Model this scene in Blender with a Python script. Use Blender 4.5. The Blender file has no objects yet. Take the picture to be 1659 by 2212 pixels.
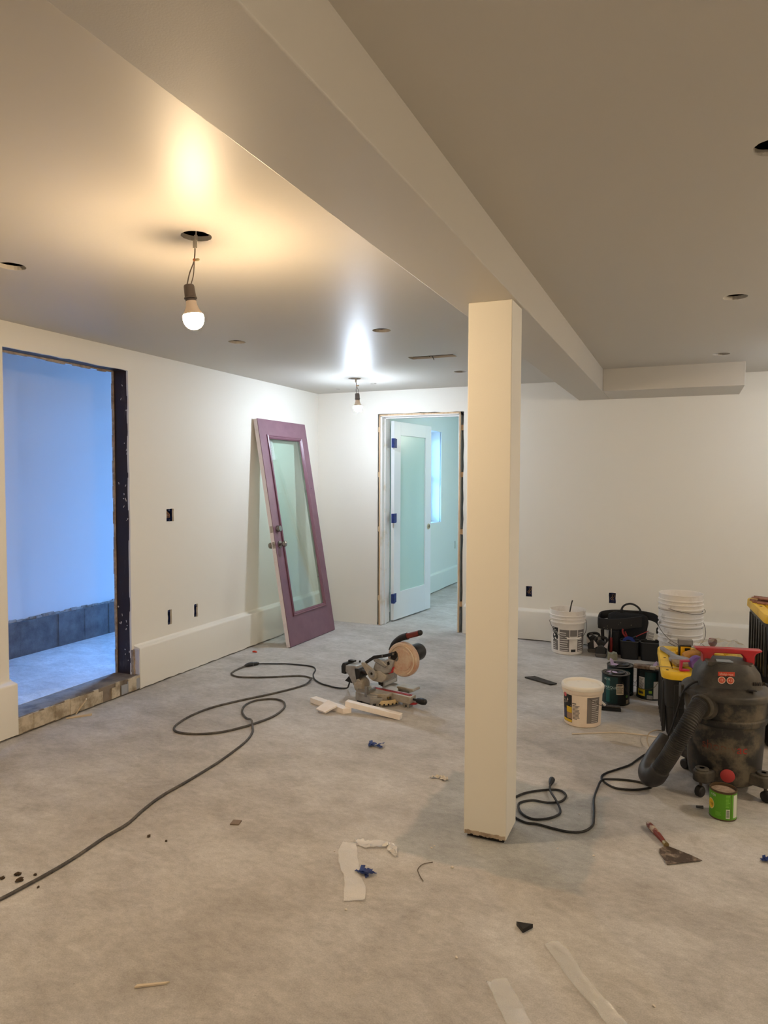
import bpy, bmesh, math, random
from mathutils import Vector, Matrix
from mathutils.geometry import tessellate_polygon

random.seed(7)
PI = math.pi
scn = bpy.context.scene
COL = scn.collection

# ------------------------------------------------------------------ camera
CAM_H, YAW, PITCH, ROLL, FPX = 1.4794, 0.4061, 0.0469, 0.0035, 1513.17
cam_d = bpy.data.cameras.new('camera')
cam_d.sensor_fit = 'VERTICAL'
cam_d.sensor_height = 36.0
cam_d.sensor_width = 27.0
cam_d.lens = FPX / 2212.0 * 36.0
cam_d.clip_start = 0.05
cam_o = bpy.data.objects.new('camera', cam_d)
COL.objects.link(cam_o)
_F = Vector((-math.sin(YAW) * math.cos(PITCH), math.cos(YAW) * math.cos(PITCH), -math.sin(PITCH)))
_R = Vector((math.cos(YAW), math.sin(YAW), 0))
_U = _R.cross(_F)
_R2 = _R * math.cos(ROLL) + _U * math.sin(ROLL)
_U2 = -_R * math.sin(ROLL) + _U * math.cos(ROLL)
_m = Matrix((_R2, _U2, -_F)).transposed().to_4x4()
_m.translation = (0, 0, CAM_H)
cam_o.matrix_world = _m
scn.camera = cam_o

# ------------------------------------------------------------------ world: overcast blue daylight outside the windows
SKY_STRENGTH = 145.0
SKY_COLOR = (0.16, 0.40, 1.0)
world = bpy.data.worlds.new('world')
scn.world = world
world.use_nodes = True
bg = world.node_tree.nodes['Background']
bg.inputs[1].default_value = SKY_STRENGTH
GROUND_COLOR = (0.05, 0.055, 0.06)                  # ground outside, seen below the horizon
_wt = world.node_tree
_tc = _wt.nodes.new('ShaderNodeTexCoord')
_sx = _wt.nodes.new('ShaderNodeSeparateXYZ')
_rp = _wt.nodes.new('ShaderNodeValToRGB')
_rp.color_ramp.elements[0].position, _rp.color_ramp.elements[1].position = 0.49, 0.51
_rp.color_ramp.elements[0].color, _rp.color_ramp.elements[1].color = (*GROUND_COLOR, 1), (*SKY_COLOR, 1)
_mr = _wt.nodes.new('ShaderNodeMapRange')
_mr.inputs[1].default_value, _mr.inputs[2].default_value = -1.0, 1.0
_wt.links.new(_tc.outputs['Generated'], _sx.inputs[0])
_wt.links.new(_sx.outputs[2], _mr.inputs[0])
_wt.links.new(_mr.outputs[0], _rp.inputs[0])
_wt.links.new(_rp.outputs[0], bg.inputs[0])

# bulbs (each lamp is built further down): linear colour and emission strength
WARM_COLOR, WARM_STRENGTH = (1.0, 0.72, 0.43), 620.0
COOL_COLOR, COOL_STRENGTH = (0.78, 0.91, 1.08), 570.0
SIDE_COLOR, SIDE_STRENGTH = (1.0, 0.82, 0.61), 800.0
CORNER_COLOR, CORNER_STRENGTH = (0.80, 0.91, 1.06), 215.0
BACKROOM_COLOR, BACKROOM_STRENGTH = (0.98, 1.0, 0.88), 560.0

vs = scn.view_settings
vs.view_transform = 'Standard'
vs.look = 'None'
vs.exposure = 0.68
vs.gamma = 1.0
vs.use_curve_mapping = False
scn.cycles.use_denoising = True
scn.cycles.max_bounces = 10
scn.cycles.diffuse_bounces = 6
scn.cycles.transparent_max_bounces = 12
scn.cycles.sample_clamp_indirect = 6.0
scn.cycles.caustics_reflective = False
scn.cycles.caustics_refractive = False


def portal(name, loc, rot, sx, sy):
    """guides the sampling of daylight through a real window opening; emits nothing itself"""
    l = bpy.data.lights.new(name, 'AREA')
    l.shape = 'RECTANGLE'
    l.size, l.size_y = sx, sy
    l.cycles.is_portal = True
    o = bpy.data.objects.new(name, l)
    o.location, o.rotation_euler = loc, rot
    COL.objects.link(o)


portal('daylight_portal', (-4.155, 6.405, 1.22), (-PI / 2, 0, 0), 0.92, 2.02)
portal('daylight_portal', (-3.36, 8.55, 1.51), (0, -PI / 2, 0), 1.2, 0.78)

# ------------------------------------------------------------------ materials
def lin(c):
    return tuple(((x / 255.0) / 12.92 if x / 255.0 <= 0.04045 else ((x / 255.0 + 0.055) / 1.055) ** 2.4) for x in c)


MATS = {}


def mat(name, col, rough=0.5, metal=0.0, col2=None, nscale=8.0, lo=0.4, hi=0.7, bump=0.0, bscale=80.0, spec=0.5, stretch=None, detail=6.0, rough2=None):
    """principled material; col2 is blotched over col with a noise (dust, wear, stains); bump gives fine relief"""
    if name in MATS:
        return MATS[name]
    m = bpy.data.materials.new(name)
    m.use_nodes = True
    nt = m.node_tree
    N, L = nt.nodes, nt.links
    b = N['Principled BSDF']
    b.inputs['Roughness'].default_value = rough
    b.inputs['Metallic'].default_value = metal
    b.inputs['Specular IOR Level'].default_value = spec
    b.inputs['Base Color'].default_value = (*lin(col), 1)
    tc = N.new('ShaderNodeTexCoord')
    mp = N.new('ShaderNodeMapping')
    L.new(tc.outputs['Object'], mp.inputs['Vector'])
    if stretch:
        mp.inputs['Scale'].default_value = stretch
    if col2:
        n = N.new('ShaderNodeTexNoise')
        n.inputs['Scale'].default_value = nscale
        n.inputs['Detail'].default_value = detail
        n.inputs['Roughness'].default_value = 0.65
        L.new(mp.outputs[0], n.inputs['Vector'])
        r = N.new('ShaderNodeValToRGB')
        r.color_ramp.elements[0].position = lo
        r.color_ramp.elements[1].position = hi
        r.color_ramp.elements[0].color = (*lin(col), 1)
        r.color_ramp.elements[1].color = (*lin(col2), 1)
        L.new(n.outputs[0], r.inputs[0])
        L.new(r.outputs[0], b.inputs['Base Color'])
        if rough2 is not None:
            mr = N.new('ShaderNodeMapRange')
            mr.inputs[1].default_value, mr.inputs[2].default_value = lo, hi
            mr.inputs[3].default_value, mr.inputs[4].default_value = rough, rough2
            L.new(n.outputs[0], mr.inputs[0])
            L.new(mr.outputs[0], b.inputs['Roughness'])
    if bump:
        n2 = N.new('ShaderNodeTexNoise')
        n2.inputs['Scale'].default_value = bscale
        n2.inputs['Detail'].default_value = 3
        L.new(mp.outputs[0], n2.inputs['Vector'])
        bp = N.new('ShaderNodeBump')
        bp.inputs['Strength'].default_value = bump
        bp.inputs['Distance'].default_value = 0.002
        L.new(n2.outputs[0], bp.inputs['Height'])
        L.new(bp.outputs[0], b.inputs['Normal'])
    MATS[name] = m
    return m


def emit_mat(name, col, strength):
    m = bpy.data.materials.new(name)
    m.use_nodes = True
    nt = m.node_tree
    b = nt.nodes['Principled BSDF']
    b.inputs['Base Color'].default_value = (0.9, 0.9, 0.9, 1)
    b.inputs['Emission Color'].default_value = (*col, 1)
    b.inputs['Emission Strength'].default_value = strength
    return m


def film_mat(name, tint, diffuse, opacity, gloss=0.12, rough=0.12, nscale=0.0):
    """thin clear sheet: mostly see-through, with a little milky body and a glossy skin"""
    m = bpy.data.materials.new(name)
    m.use_nodes = True
    nt = m.node_tree
    N, L = nt.nodes, nt.links
    N.remove(N['Principled BSDF'])
    out = N['Material Output']
    t = N.new('ShaderNodeBsdfTransparent')
    t.inputs[0].default_value = (*lin(tint), 1)
    d = N.new('ShaderNodeBsdfDiffuse')
    d.inputs[0].default_value = (*lin(diffuse), 1)
    g = N.new('ShaderNodeBsdfGlossy')
    g.inputs['Roughness'].default_value = rough
    a = N.new('ShaderNodeMixShader')
    a.inputs[0].default_value = opacity
    L.new(t.outputs[0], a.inputs[1])
    L.new(d.outputs[0], a.inputs[2])
    fr = N.new('ShaderNodeLayerWeight')
    fr.inputs[0].default_value = 0.5
    pw = N.new('ShaderNodeMath')
    pw.operation = 'POWER'
    L.new(fr.outputs['Facing'], pw.inputs[0])
    pw.inputs[1].default_value = 4.0
    ma = N.new('ShaderNodeMapRange')
    ma.inputs[3].default_value, ma.inputs[4].default_value = gloss * 0.35, min(1.0, gloss * 0.35 + 0.7)
    L.new(pw.outputs[0], ma.inputs[0])
    c = N.new('ShaderNodeMixShader')
    L.new(ma.outputs[0], c.inputs[0])
    L.new(a.outputs[0], c.inputs[1])
    L.new(g.outputs[0], c.inputs[2])
    L.new(c.outputs[0], out.inputs[0])
    if nscale:
        n = N.new('ShaderNodeTexNoise')
        n.inputs['Scale'].default_value = nscale
        mr = N.new('ShaderNodeMapRange')
        mr.inputs[3].default_value, mr.inputs[4].default_value = opacity * 0.4, opacity * 1.6
        L.new(n.outputs[0], mr.inputs[0])
        L.new(mr.outputs[0], a.inputs[0])
        bp = N.new('ShaderNodeBump')
        bp.inputs['Strength'].default_value = 0.5
        bp.inputs['Distance'].default_value = 0.003
        L.new(n.outputs[0], bp.inputs['Height'])
        L.new(bp.outputs[0], g.inputs['Normal'])
    return m


def concrete_mat(name, c_lo, c_hi, c_spot, patch=None):
    m = bpy.data.materials.new(name)
    m.use_nodes = True
    nt = m.node_tree
    N, L = nt.nodes, nt.links
    b = N['Principled BSDF']
    b.inputs['Roughness'].default_value = 0.82
    b.inputs['Specular IOR Level'].default_value = 0.3
    tc = N.new('ShaderNodeTexCoord')

    def noise(scale, detail=8, rough=0.62, sc=(1, 1, 1), rot=0.0, dist=0.0):
        mp = N.new('ShaderNodeMapping')
        mp.inputs['Scale'].default_value = sc
        mp.inputs['Rotation'].default_value = (0, 0, rot)
        n = N.new('ShaderNodeTexNoise')
        n.inputs['Scale'].default_value = scale
        n.inputs['Detail'].default_value = detail
        n.inputs['Roughness'].default_value = rough
        n.inputs['Distortion'].default_value = dist
        L.new(tc.outputs['Object'], mp.inputs[0])
        L.new(mp.outputs[0], n.inputs['Vector'])
        return n.outputs[0]

    def ramp(src, p0, p1, k0, k1):
        r = N.new('ShaderNodeValToRGB')
        r.color_ramp.elements[0].position, r.color_ramp.elements[1].position = p0, p1
        r.color_ramp.elements[0].color, r.color_ramp.elements[1].color = (*k0, 1), (*k1, 1)
        L.new(src, r.inputs[0])
        return r.outputs[0]

    def mix(fac, a, bb, mode='MIX'):
        x = N.new('ShaderNodeMix')
        x.data_type = 'RGBA'
        x.blend_type = mode
        for s, v in ((0, fac), (6, a), (7, bb)):
            if hasattr(v, 'is_linked'):
                L.new(v, x.inputs[s])
            elif isinstance(v, tuple):
                x.inputs[s].default_value = (*v, 1)
            else:
                x.inputs[s].default_value = v
        return x.outputs[2]

    big = noise(0.9, 5, 0.55, dist=0.4)
    base = ramp(big, 0.36, 0.66, lin(c_lo), lin(c_hi))
    if patch:                                                   # smoother, greyer infill poured around the post footing
        x0, x1, y0, y1, pc = patch
        sx = N.new('ShaderNodeSeparateXYZ')
        wob = N.new('ShaderNodeVectorMath')
        wob.operation = 'MULTIPLY_ADD'
        wn = N.new('ShaderNodeTexNoise')
        wn.inputs['Scale'].default_value = 6
        L.new(tc.outputs['Object'], wn.inputs['Vector'])
        L.new(wn.outputs['Color'], wob.inputs[0])
        wob.inputs[1].default_value = (0.10, 0.10, 0)
        L.new(tc.outputs['Object'], wob.inputs[2])
        L.new(wob.outputs[0], sx.inputs[0])

        def cmp(sock, v, gt):
            k = N.new('ShaderNodeMapRange')
            k.interpolation_type = 'SMOOTHSTEP'
            e = 0.02
            k.inputs[1].default_value, k.inputs[2].default_value = v - e, v + e
            k.inputs[3].default_value, k.inputs[4].default_value = (0, 1) if gt else (1, 0)
            L.new(sock, k.inputs[0])
            return k.outputs[0]

        fac = None
        for s in (cmp(sx.outputs[0], x0 + .05, True), cmp(sx.outputs[0], x1 + .05, False), cmp(sx.outputs[1], y0 + .05, True), cmp(sx.outputs[1], y1 + .05, False)):
            if fac is None:
                fac = s
            else:
                k = N.new('ShaderNodeMath')
                k.operation = 'MULTIPLY'
                L.new(fac, k.inputs[0])
                L.new(s, k.inputs[1])
                fac = k.outputs[0]
        base = mix(fac, base, lin(pc))
    mid = noise(4.0, 10, 0.72, sc=(1.0, 1.5, 1), rot=0.5, dist=0.4)
    base = mix(1.0, base, ramp(mid, 0.30, 0.72, (0.76, 0.74, 0.72), (1.18, 1.18, 1.18)), 'MULTIPLY')
    streak = noise(24.0, 9, 0.78, sc=(1.0, 1.6, 1), rot=0.62)
    base = mix(1.0, base, ramp(streak, 0.30, 0.72, (0.80, 0.79, 0.78), (1.14, 1.14, 1.14)), 'MULTIPLY')
    grain = noise(210.0, 4, 0.7)
    base = mix(1.0, base, ramp(grain, 0.30, 0.70, (0.84, 0.835, 0.83), (1.14, 1.14, 1.14)), 'MULTIPLY')
    spots = noise(2.6, 9, 0.78, dist=0.6)
    base = mix(ramp(spots, 0.60, 0.78, (0, 0, 0), (0.70, 0.70, 0.70)), base, lin(c_spot))
    speck = noise(95.0, 2, 0.5)
    base = mix(ramp(speck, 0.74, 0.79, (0, 0, 0), (0.8, 0.8, 0.8)), base, lin((216, 212, 205)))
    pit = noise(36.0, 5, 0.65, sc=(1, 2.6, 1), rot=0.5)
    base = mix(ramp(pit, 0.66, 0.75, (0, 0, 0), (0.55, 0.55, 0.55)), base, lin((84, 76, 68)))
    L.new(base, b.inputs['Base Color'])
    bp = N.new('ShaderNodeBump')
    bp.inputs['Strength'].default_value = 0.35
    bp.inputs['Distance'].default_value = 0.004
    L.new(noise(45.0, 7, 0.7, sc=(1, 1.3, 1), rot=0.5), bp.inputs['Height'])
    L.new(bp.outputs[0], b.inputs['Normal'])
    return m


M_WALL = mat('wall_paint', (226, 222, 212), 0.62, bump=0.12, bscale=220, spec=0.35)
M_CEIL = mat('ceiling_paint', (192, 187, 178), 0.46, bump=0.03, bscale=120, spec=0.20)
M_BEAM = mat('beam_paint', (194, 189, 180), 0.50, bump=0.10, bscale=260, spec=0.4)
M_MINT = mat('mint_light_cast', (216, 228, 222), 0.6, bump=0.08, bscale=200, spec=0.35)  # greenish cast of the back room's light put into the wall colour
M_BLUEW = mat('side_room_paint', (222, 224, 226), 0.62, bump=0.08, bscale=200, spec=0.3)
M_FLOOR = concrete_mat('bare_concrete', (174, 170, 165), (204, 203, 202), (142, 130, 117), patch=(-1.05, -0.30, 2.52, 3.36, (170, 173, 174)))
M_FLOOR2 = concrete_mat('side_room_concrete', (196, 196, 196), (216, 216, 216), (150, 150, 150))
M_CURB = mat('raw_concrete_curb', (112, 110, 110), 0.9, col2=(72, 70, 72), nscale=9, lo=.35, hi=.75, bump=.5, bscale=45)
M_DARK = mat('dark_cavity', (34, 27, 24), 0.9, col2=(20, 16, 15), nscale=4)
M_JAMB = mat('dark_stained_stud', (44, 29, 24), 0.55, col2=(92, 82, 78), nscale=10, lo=.60, hi=.80, stretch=(1, 1, .35))
M_JAMBEDGE = mat('gypsum_edge', (176, 160, 142), 0.9, col2=(118, 100, 84), nscale=16)
M_SILL = mat('dusty_sill_concrete', (128, 116, 102), 0.92, col2=(78, 66, 56), nscale=11, lo=.42, hi=.72, bump=.6, bscale=40)
M_SILLFACE = mat('smeared_plaster', (196, 184, 162), 0.85, col2=(142, 128, 106), nscale=9, lo=.42, hi=.62, bump=.5, bscale=40)
M_PINE = mat('raw_pine', (206, 180, 146), 0.7, col2=(180, 148, 112), nscale=7, stretch=(4, 4, .5))
M_PRIMED = mat('primed_white_wood', (222, 220, 216), 0.5, col2=(206, 196, 178), nscale=6, lo=.55, hi=.7)
M_DOORWHITE = mat('door_white', (226, 230, 230), 0.4)
M_BLUETAPE = mat('blue_masking_tape', (26, 52, 120), 0.6, col2=(14, 28, 74), nscale=30)
M_BLUEBOX = mat('blue_plastic_box', (22, 40, 96), 0.5, col2=(8, 10, 20), nscale=25)
M_BLACK = mat('black_plastic', (22, 21, 21), 0.45)
M_BLACKDUST = mat('dusty_black_plastic', (34, 32, 30), 0.5, col2=(104, 96, 82), nscale=5.5, lo=.44, hi=.70, bump=.08, rough2=.85)
M_RUBBER = mat('black_rubber', (24, 23, 23), 0.6, col2=(60, 56, 52), nscale=30, lo=.55, hi=.75)
M_GREYCORD = mat('worn_grey_cord', (68, 64, 60), 0.6, col2=(104, 98, 90), nscale=22, lo=.45, hi=.7)
M_STEEL = mat('brushed_steel', (150, 144, 136), 0.26, metal=1.0)
M_ALU = mat('cast_aluminium', (168, 166, 162), 0.45, metal=0.55, col2=(132, 124, 112), nscale=14, lo=.45, hi=.75)
M_ALUD = mat('dusty_aluminium', (182, 177, 168), 0.55, metal=0.3, col2=(158, 144, 122), nscale=12, lo=.4, hi=.7)
M_REDP = mat('red_plastic', (178, 26, 38), 0.4, col2=(150, 44, 46), nscale=12)
M_WHITEP = mat('white_bucket_plastic', (228, 222, 214), 0.4, col2=(206, 198, 188), nscale=7, lo=.5, hi=.72)
M_WHITED = mat('paint_smeared_bucket', (214, 212, 210), 0.5, col2=(150, 144, 138), nscale=11, lo=.58, hi=.75)
M_WIRE = mat('bail_wire', (92, 84, 74), 0.4, metal=.8)
M_YELLOW = mat('yellow_lid_plastic', (232, 190, 38), 0.42, col2=(206, 158, 24), nscale=8, lo=.5, hi=.75)

GLASS_DIM = film_mat('dimming_glass', (198, 198, 200), (255, 255, 255), 0.0, 0.06, 0.02)  # grey tint added to dim the daylight entering the back room
GLASS_SKY = film_mat('window_glass', (245, 250, 250), (255, 255, 255), 0.0, 0.06, 0.02)


# ------------------------------------------------------------------ mesh helpers
def link(o, parent=None):
    COL.objects.link(o)
    if parent is not None:
        o.parent = parent
    return o


def tag(o, label=None, cat=None, group=None, kind=None):
    for k, v in (('label', label), ('category', cat), ('group', group), ('kind', kind)):
        if v:
            o[k] = v
    return o


def thing(name, label, cat, loc=(0, 0, 0), rotz=0.0, group=None):
    o = bpy.data.objects.new(name, None)
    o.empty_display_size = 0.05
    o.location = loc
    o.rotation_euler = (0, 0, rotz)
    link(o)
    return tag(o, label, cat, group)


class MB:
    def __init__(s):
        s.v, s.f = [], []

    def add(s, vs, fs, M=None):
        b = len(s.v)
        s.v += [tuple(M @ Vector(p)) if M else tuple(p) for p in vs]
        s.f += [tuple(i + b for i in f) for f in fs]
        return s

    def span(s, x0, x1, y0, y1, z0, z1, M=None):
        vs = [(x, y, z) for z in (z0, z1) for y in (y0, y1) for x in (x0, x1)]
        return s.add(vs, [(0, 2, 3, 1), (4, 5, 7, 6), (0, 1, 5, 4), (2, 6, 7, 3), (0, 4, 6, 2), (1, 3, 7, 5)], M)

    def box(s, c, d, M=None, rot=None):
        T = Matrix.Translation(c)
        if rot is not None:
            T = T @ rot
        if M is not None:
            T = M @ T
        return s.span(-d[0] / 2, d[0] / 2, -d[1] / 2, d[1] / 2, -d[2] / 2, d[2] / 2, T)

    def lathe(s, prof, n=28, M=None, a0=0.0, a1=2 * PI, cap=True):
        full = abs(a1 - a0 - 2 * PI) < 1e-6
        k = n if full else n + 1
        vs = [(r * math.cos(a0 + (a1 - a0) * i / n), r * math.sin(a0 + (a1 - a0) * i / n), z) for r, z in prof for i in range(k)]
        fs = []
        for j in range(len(prof) - 1):
            for i in range(n):
                a, b = j * k + i, j * k + (i + 1) % k
                fs.append((a, b, b + k, a + k))
        if cap and full:
            fs.append(tuple(range(k))[::-1])
            fs.append(tuple((len(prof) - 1) * k + i for i in range(k)))
        return s.add(vs, fs, M)

    def tube(s, path, r, n=8, closed=False, cap=True, M=None):
        P = [Vector(p) for p in path]
        m = len(P)
        R = r if isinstance(r, (list, tuple)) else [r] * m
        up = None
        vs = []
        for i in range(m):
            if closed:
                t = (P[(i + 1) % m] - P[i - 1]).normalized()
            else:
                t = (P[min(i + 1, m - 1)] - P[max(i - 1, 0)]).normalized()
            if up is None:
                up = t.orthogonal().normalized()
            up = (up - t * up.dot(t))
            up = up.normalized() if up.length > 1e-6 else t.orthogonal().normalized()
            w = t.cross(up)
            for k in range(n):
                a = 2 * PI * k / n
                vs.append(P[i] + (up * math.cos(a) + w * math.sin(a)) * R[i])
        fs = []
        for i in range(m if closed else m - 1):
            for k in range(n):
                a, b = i * n + k, i * n + (k + 1) % n
                c, d = ((i + 1) % m) * n + (k + 1) % n, ((i + 1) % m) * n + k
                fs.append((a, b, c, d))
        if cap and not closed:
            fs.append(tuple(range(n))[::-1])
            fs.append(tuple((m - 1) * n + k for k in range(n)))
        return s.add(vs, fs, M)

    def prism(s, poly, t0, t1, plane='xz', M=None):
        """poly in the given plane, extruded along the third axis from t0 to t1"""
        def p3(a, b, t):
            return {'xz': (a, t, b), 'xy': (a, b, t), 'yz': (t, a, b)}[plane]
        n = len(poly)
        vs = [p3(a, b, t0) for a, b in poly] + [p3(a, b, t1) for a, b in poly]
        fs = [tuple(range(n)), tuple(range(n, 2 * n))[::-1]] + [(i, (i + 1) % n, n + (i + 1) % n, n + i) for i in range(n)]
        return s.add(vs, fs, M)

    def ball(s, c, r, nu=14, nv=9, jitter=0.0, rnd=random):
        rx, ry, rz = r if isinstance(r, (tuple, list)) else (r, r, r)
        vs = [(c[0], c[1], c[2] - rz)]
        for j in range(1, nv):
            t = PI * j / nv
            for i in range(nu):
                a = 2 * PI * i / nu
                k = 1 + (rnd.random() - .5) * jitter
                vs.append((c[0] + rx * k * math.sin(t) * math.cos(a), c[1] + ry * k * math.sin(t) * math.sin(a), c[2] - rz * k * math.cos(t)))
        vs.append((c[0], c[1], c[2] + rz))
        fs = [(0, 1 + (i + 1) % nu, 1 + i) for i in range(nu)]
        for j in range(nv - 2):
            for i in range(nu):
                a, b = 1 + j * nu + i, 1 + j * nu + (i + 1) % nu
                fs.append((a, b, b + nu, a + nu))
        e = len(vs) - 1
        fs += [(e, 1 + (nv - 2) * nu + i, 1 + (nv - 2) * nu + (i + 1) % nu) for i in range(nu)]
        return s.add(vs, fs)

    def build(s, name, m, parent=None, smooth=35, bevel=0.0, M=None, recalc=True, solid=0.0):
        me = bpy.data.meshes.new(name)
        me.from_pydata([tuple(M @ Vector(p)) for p in s.v] if M else s.v, [], s.f)
        if recalc:
            bm = bmesh.new()
            bm.from_mesh(me)
            bmesh.ops.recalc_face_normals(bm, faces=bm.faces)
            bm.to_mesh(me)
            bm.free()
        me.materials.append(m)
        if smooth:
            me.shade_smooth()
            me.set_sharp_from_angle(angle=math.radians(smooth))
        o = bpy.data.objects.new(name, me)
        link(o, parent)
        if solid:
            k = o.modifiers.new('thickness', 'SOLIDIFY')
            k.thickness = solid
            k.offset = 0
        if bevel:
            k = o.modifiers.new('edge', 'BEVEL')
            k.width = bevel
            k.segments = 2
            k.limit_method = 'ANGLE'
            k.angle_limit = math.radians(40)
        return o


def spline(pts, k=6, closed=False):
    P = [Vector(p) for p in pts]
    n = len(P)
    out = []
    rng = n if closed else n - 1
    for i in range(rng):
        if closed:
            a, b, c, d = P[i - 1], P[i], P[(i + 1) % n], P[(i + 2) % n]
        else:
            a, b, c, d = P[max(i - 1, 0)], P[i], P[i + 1], P[min(i + 2, n - 1)]
        for j in range(k):
            t = j / k
            out.append(0.5 * ((2 * b) + (c - a) * t + (2 * a - 5 * b + 4 * c - d) * t * t + (3 * b - a - 3 * c + d) * t ** 3))
    if not closed:
        out.append(P[-1])
    return out


def sheet(name, outer, holes, p3, depth, m, parent=None):
    """flat panel with real holes: outer and holes are 2-D loops, p3 maps (a, b) to 3-D, depth is the extrusion vector"""
    bm = bmesh.new()
    loops = [[Vector((a, b, 0)) for a, b in lp] for lp in [outer] + holes]
    flat = [bm.verts.new(p3(p.x, p.y)) for lp in loops for p in lp]
    for tri in tessellate_polygon(loops):
        try:
            bm.faces.new([flat[i] for i in tri])
        except ValueError:
            pass
    bmesh.ops.recalc_face_normals(bm, faces=bm.faces)
    r = bmesh.ops.extrude_face_region(bm, geom=bm.faces[:])
    bmesh.ops.translate(bm, vec=Vector(depth), verts=[g for g in r['geom'] if isinstance(g, bmesh.types.BMVert)])
    bmesh.ops.recalc_face_normals(bm, faces=bm.faces)
    me = bpy.data.meshes.new(name)
    bm.to_mesh(me)
    bm.free()
    me.materials.append(m)
    o = bpy.data.objects.new(name, me)
    return link(o, parent)


def rect(a0, a1, b0, b1):
    return [(a0, b0), (a1, b0), (a1, b1), (a0, b1)]


def ragged(a0, a1, b0, b1, amp, step=0.06, rnd=random):
    """rectangle loop with hand-cut, slightly wavy edges"""
    out = []
    c = rect(a0, a1, b0, b1)
    for i in range(4):
        p, q = Vector(c[i]), Vector(c[(i + 1) % 4])
        n = max(1, int((q - p).length / step))
        d = (q - p).normalized()
        nrm = Vector((-d.y, d.x))
        for k in range(n):
            w = 0 if k == 0 else (rnd.random() - .5) * 2 * amp
            z = p + (q - p) * (k / n) + nrm * w
            out.append((z.x, z.y))
    return out


def circ(cx, cy, r, n=36, amp=0.0):
    return [(cx + (r + (random.random() - .5) * amp) * math.cos(2 * PI * i / n), cy + (r + (random.random() - .5) * amp) * math.sin(2 * PI * i / n)) for i in range(n)]


def struct(o):
    o['kind'] = 'structure'
    return o


def text_mesh(s, size):
    cu = bpy.data.curves.new('lettering', 'FONT')
    cu.body = s
    cu.size = size
    cu.align_x = 'CENTER'
    cu.align_y = 'CENTER'
    cu.resolution_u = 3
    o = bpy.data.objects.new('lettering', cu)
    COL.objects.link(o)
    bpy.context.view_layer.update()
    dg = bpy.context.evaluated_depsgraph_get()
    me = bpy.data.meshes.new_from_object(o.evaluated_get(dg))
    vs = [tuple(v.co) for v in me.vertices]
    fs = [tuple(p.vertices) for p in me.polygons]
    bpy.data.objects.remove(o)
    bpy.data.curves.remove(cu)
    bpy.data.meshes.remove(me)
    return vs, fs


class Wrap:
    """flat print wrapped on a round side: radius as a function of height, angle 0 = local -y, positive to the viewer's right"""
    def __init__(s, rad):
        s.rad = rad if callable(rad) else (lambda z, r=rad: r)

    def pt(s, a, z, off):
        r = s.rad(z) + off
        return (r * math.sin(a), -r * math.cos(a), z)

    def patch(s, mb, a0, a1, z0, z1, off=0.0006, n=None):
        n = n or max(2, int(abs(a1 - a0) / 0.09))
        m = max(1, int((z1 - z0) / 0.03))
        vs = [s.pt(a0 + (a1 - a0) * i / n, z0 + (z1 - z0) * j / m, off) for j in range(m + 1) for i in range(n + 1)]
        fs = [(j * (n + 1) + i, j * (n + 1) + i + 1, (j + 1) * (n + 1) + i + 1, (j + 1) * (n + 1) + i) for j in range(m) for i in range(n)]
        mb.add(vs, fs)

    def lines(s, mb, a0, a1, z0, z1, n, frac=.45, off=0.0012, ragged_right=True, rnd=random):
        h = (z1 - z0) / n
        for i in range(n):
            e = a1 - (a1 - a0) * (rnd.random() * .45 if ragged_right else rnd.random() * .06)
            s.patch(mb, a0, e, z0 + i * h, z0 + i * h + h * frac, off)

    def text(s, mb, string, size, a, z, off=0.0014, tilt=0.0):
        vs, fs = text_mesh(string, size)
        r = s.rad(z)
        c, q = math.cos(tilt), math.sin(tilt)
        mb.add([s.pt(a + (x * c - y * q) / r, z + x * q + y * c, off) for x, y, _ in vs], fs)

    def disc(s, mb, a, z, r, off=0.0008, n=20, sx=1.0):
        rr = s.rad(z)
        vs = [s.pt(a, z, off)] + [s.pt(a + sx * r * math.cos(2 * PI * i / n) / rr, z + r * math.sin(2 * PI * i / n), off) for i in range(n)]
        mb.add(vs, [(0, 1 + i, 1 + (i + 1) % n) for i in range(n)])


def face_cam(x, y):
    return math.atan2(-y, -x) + PI / 2


# ================================================================== STRUCTURE
H = 2.36            # ceiling
XL = -3.528         # left wall face
YB = 6.46           # back wall face
XR = 2.60           # right wall face
YF = -2.50          # wall behind the camera
BEAM_Z = 2.185
ROOF = 2.66

floor = struct(MB().span(-5.1, 3.0, -3.0, 11.0, -0.12, 0.0).build('floor', M_FLOOR, smooth=0))

# ceiling with the round can-light cut-outs and the long register slot
CAN = [(-1.655, 2.112), (-2.60, 2.109), (-2.68, 3.82), (-1.677, 3.852), (-2.69, 5.592), (-1.712, 5.558), (0.20, 2.147), (0.20, 3.803), (0.209, 5.467), (-3.17, 6.19), (-2.66, 5.93)]
holes = [circ(x, y, 0.055 if i < 9 else 0.028, 36, 0.004) for i, (x, y) in enumerate(CAN)]
holes.append(ragged(-1.865, -1.525, 4.76, 4.87, 0.004, 0.04))
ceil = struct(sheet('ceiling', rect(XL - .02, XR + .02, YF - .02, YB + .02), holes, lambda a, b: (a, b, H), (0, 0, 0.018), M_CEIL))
joists = MB()
for k in range(22):
    y = -2.3 + k * 0.406 + 0.1
    if y < YB:
        joists.span(XL, XR, y - .019, y + .019, H + .06, ROOF - .02)
jo = joists.build('joists', mat('old_joist', (70, 44, 32), .8, col2=(40, 26, 20), nscale=6), ceil, smooth=0)
jo['kind'] = 'stuff'
MB().span(-5.3, 3.1, -3.1, 11.1, ROOF, ROOF + .1).build('roof_deck', M_DARK, ceil, smooth=0)
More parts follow.
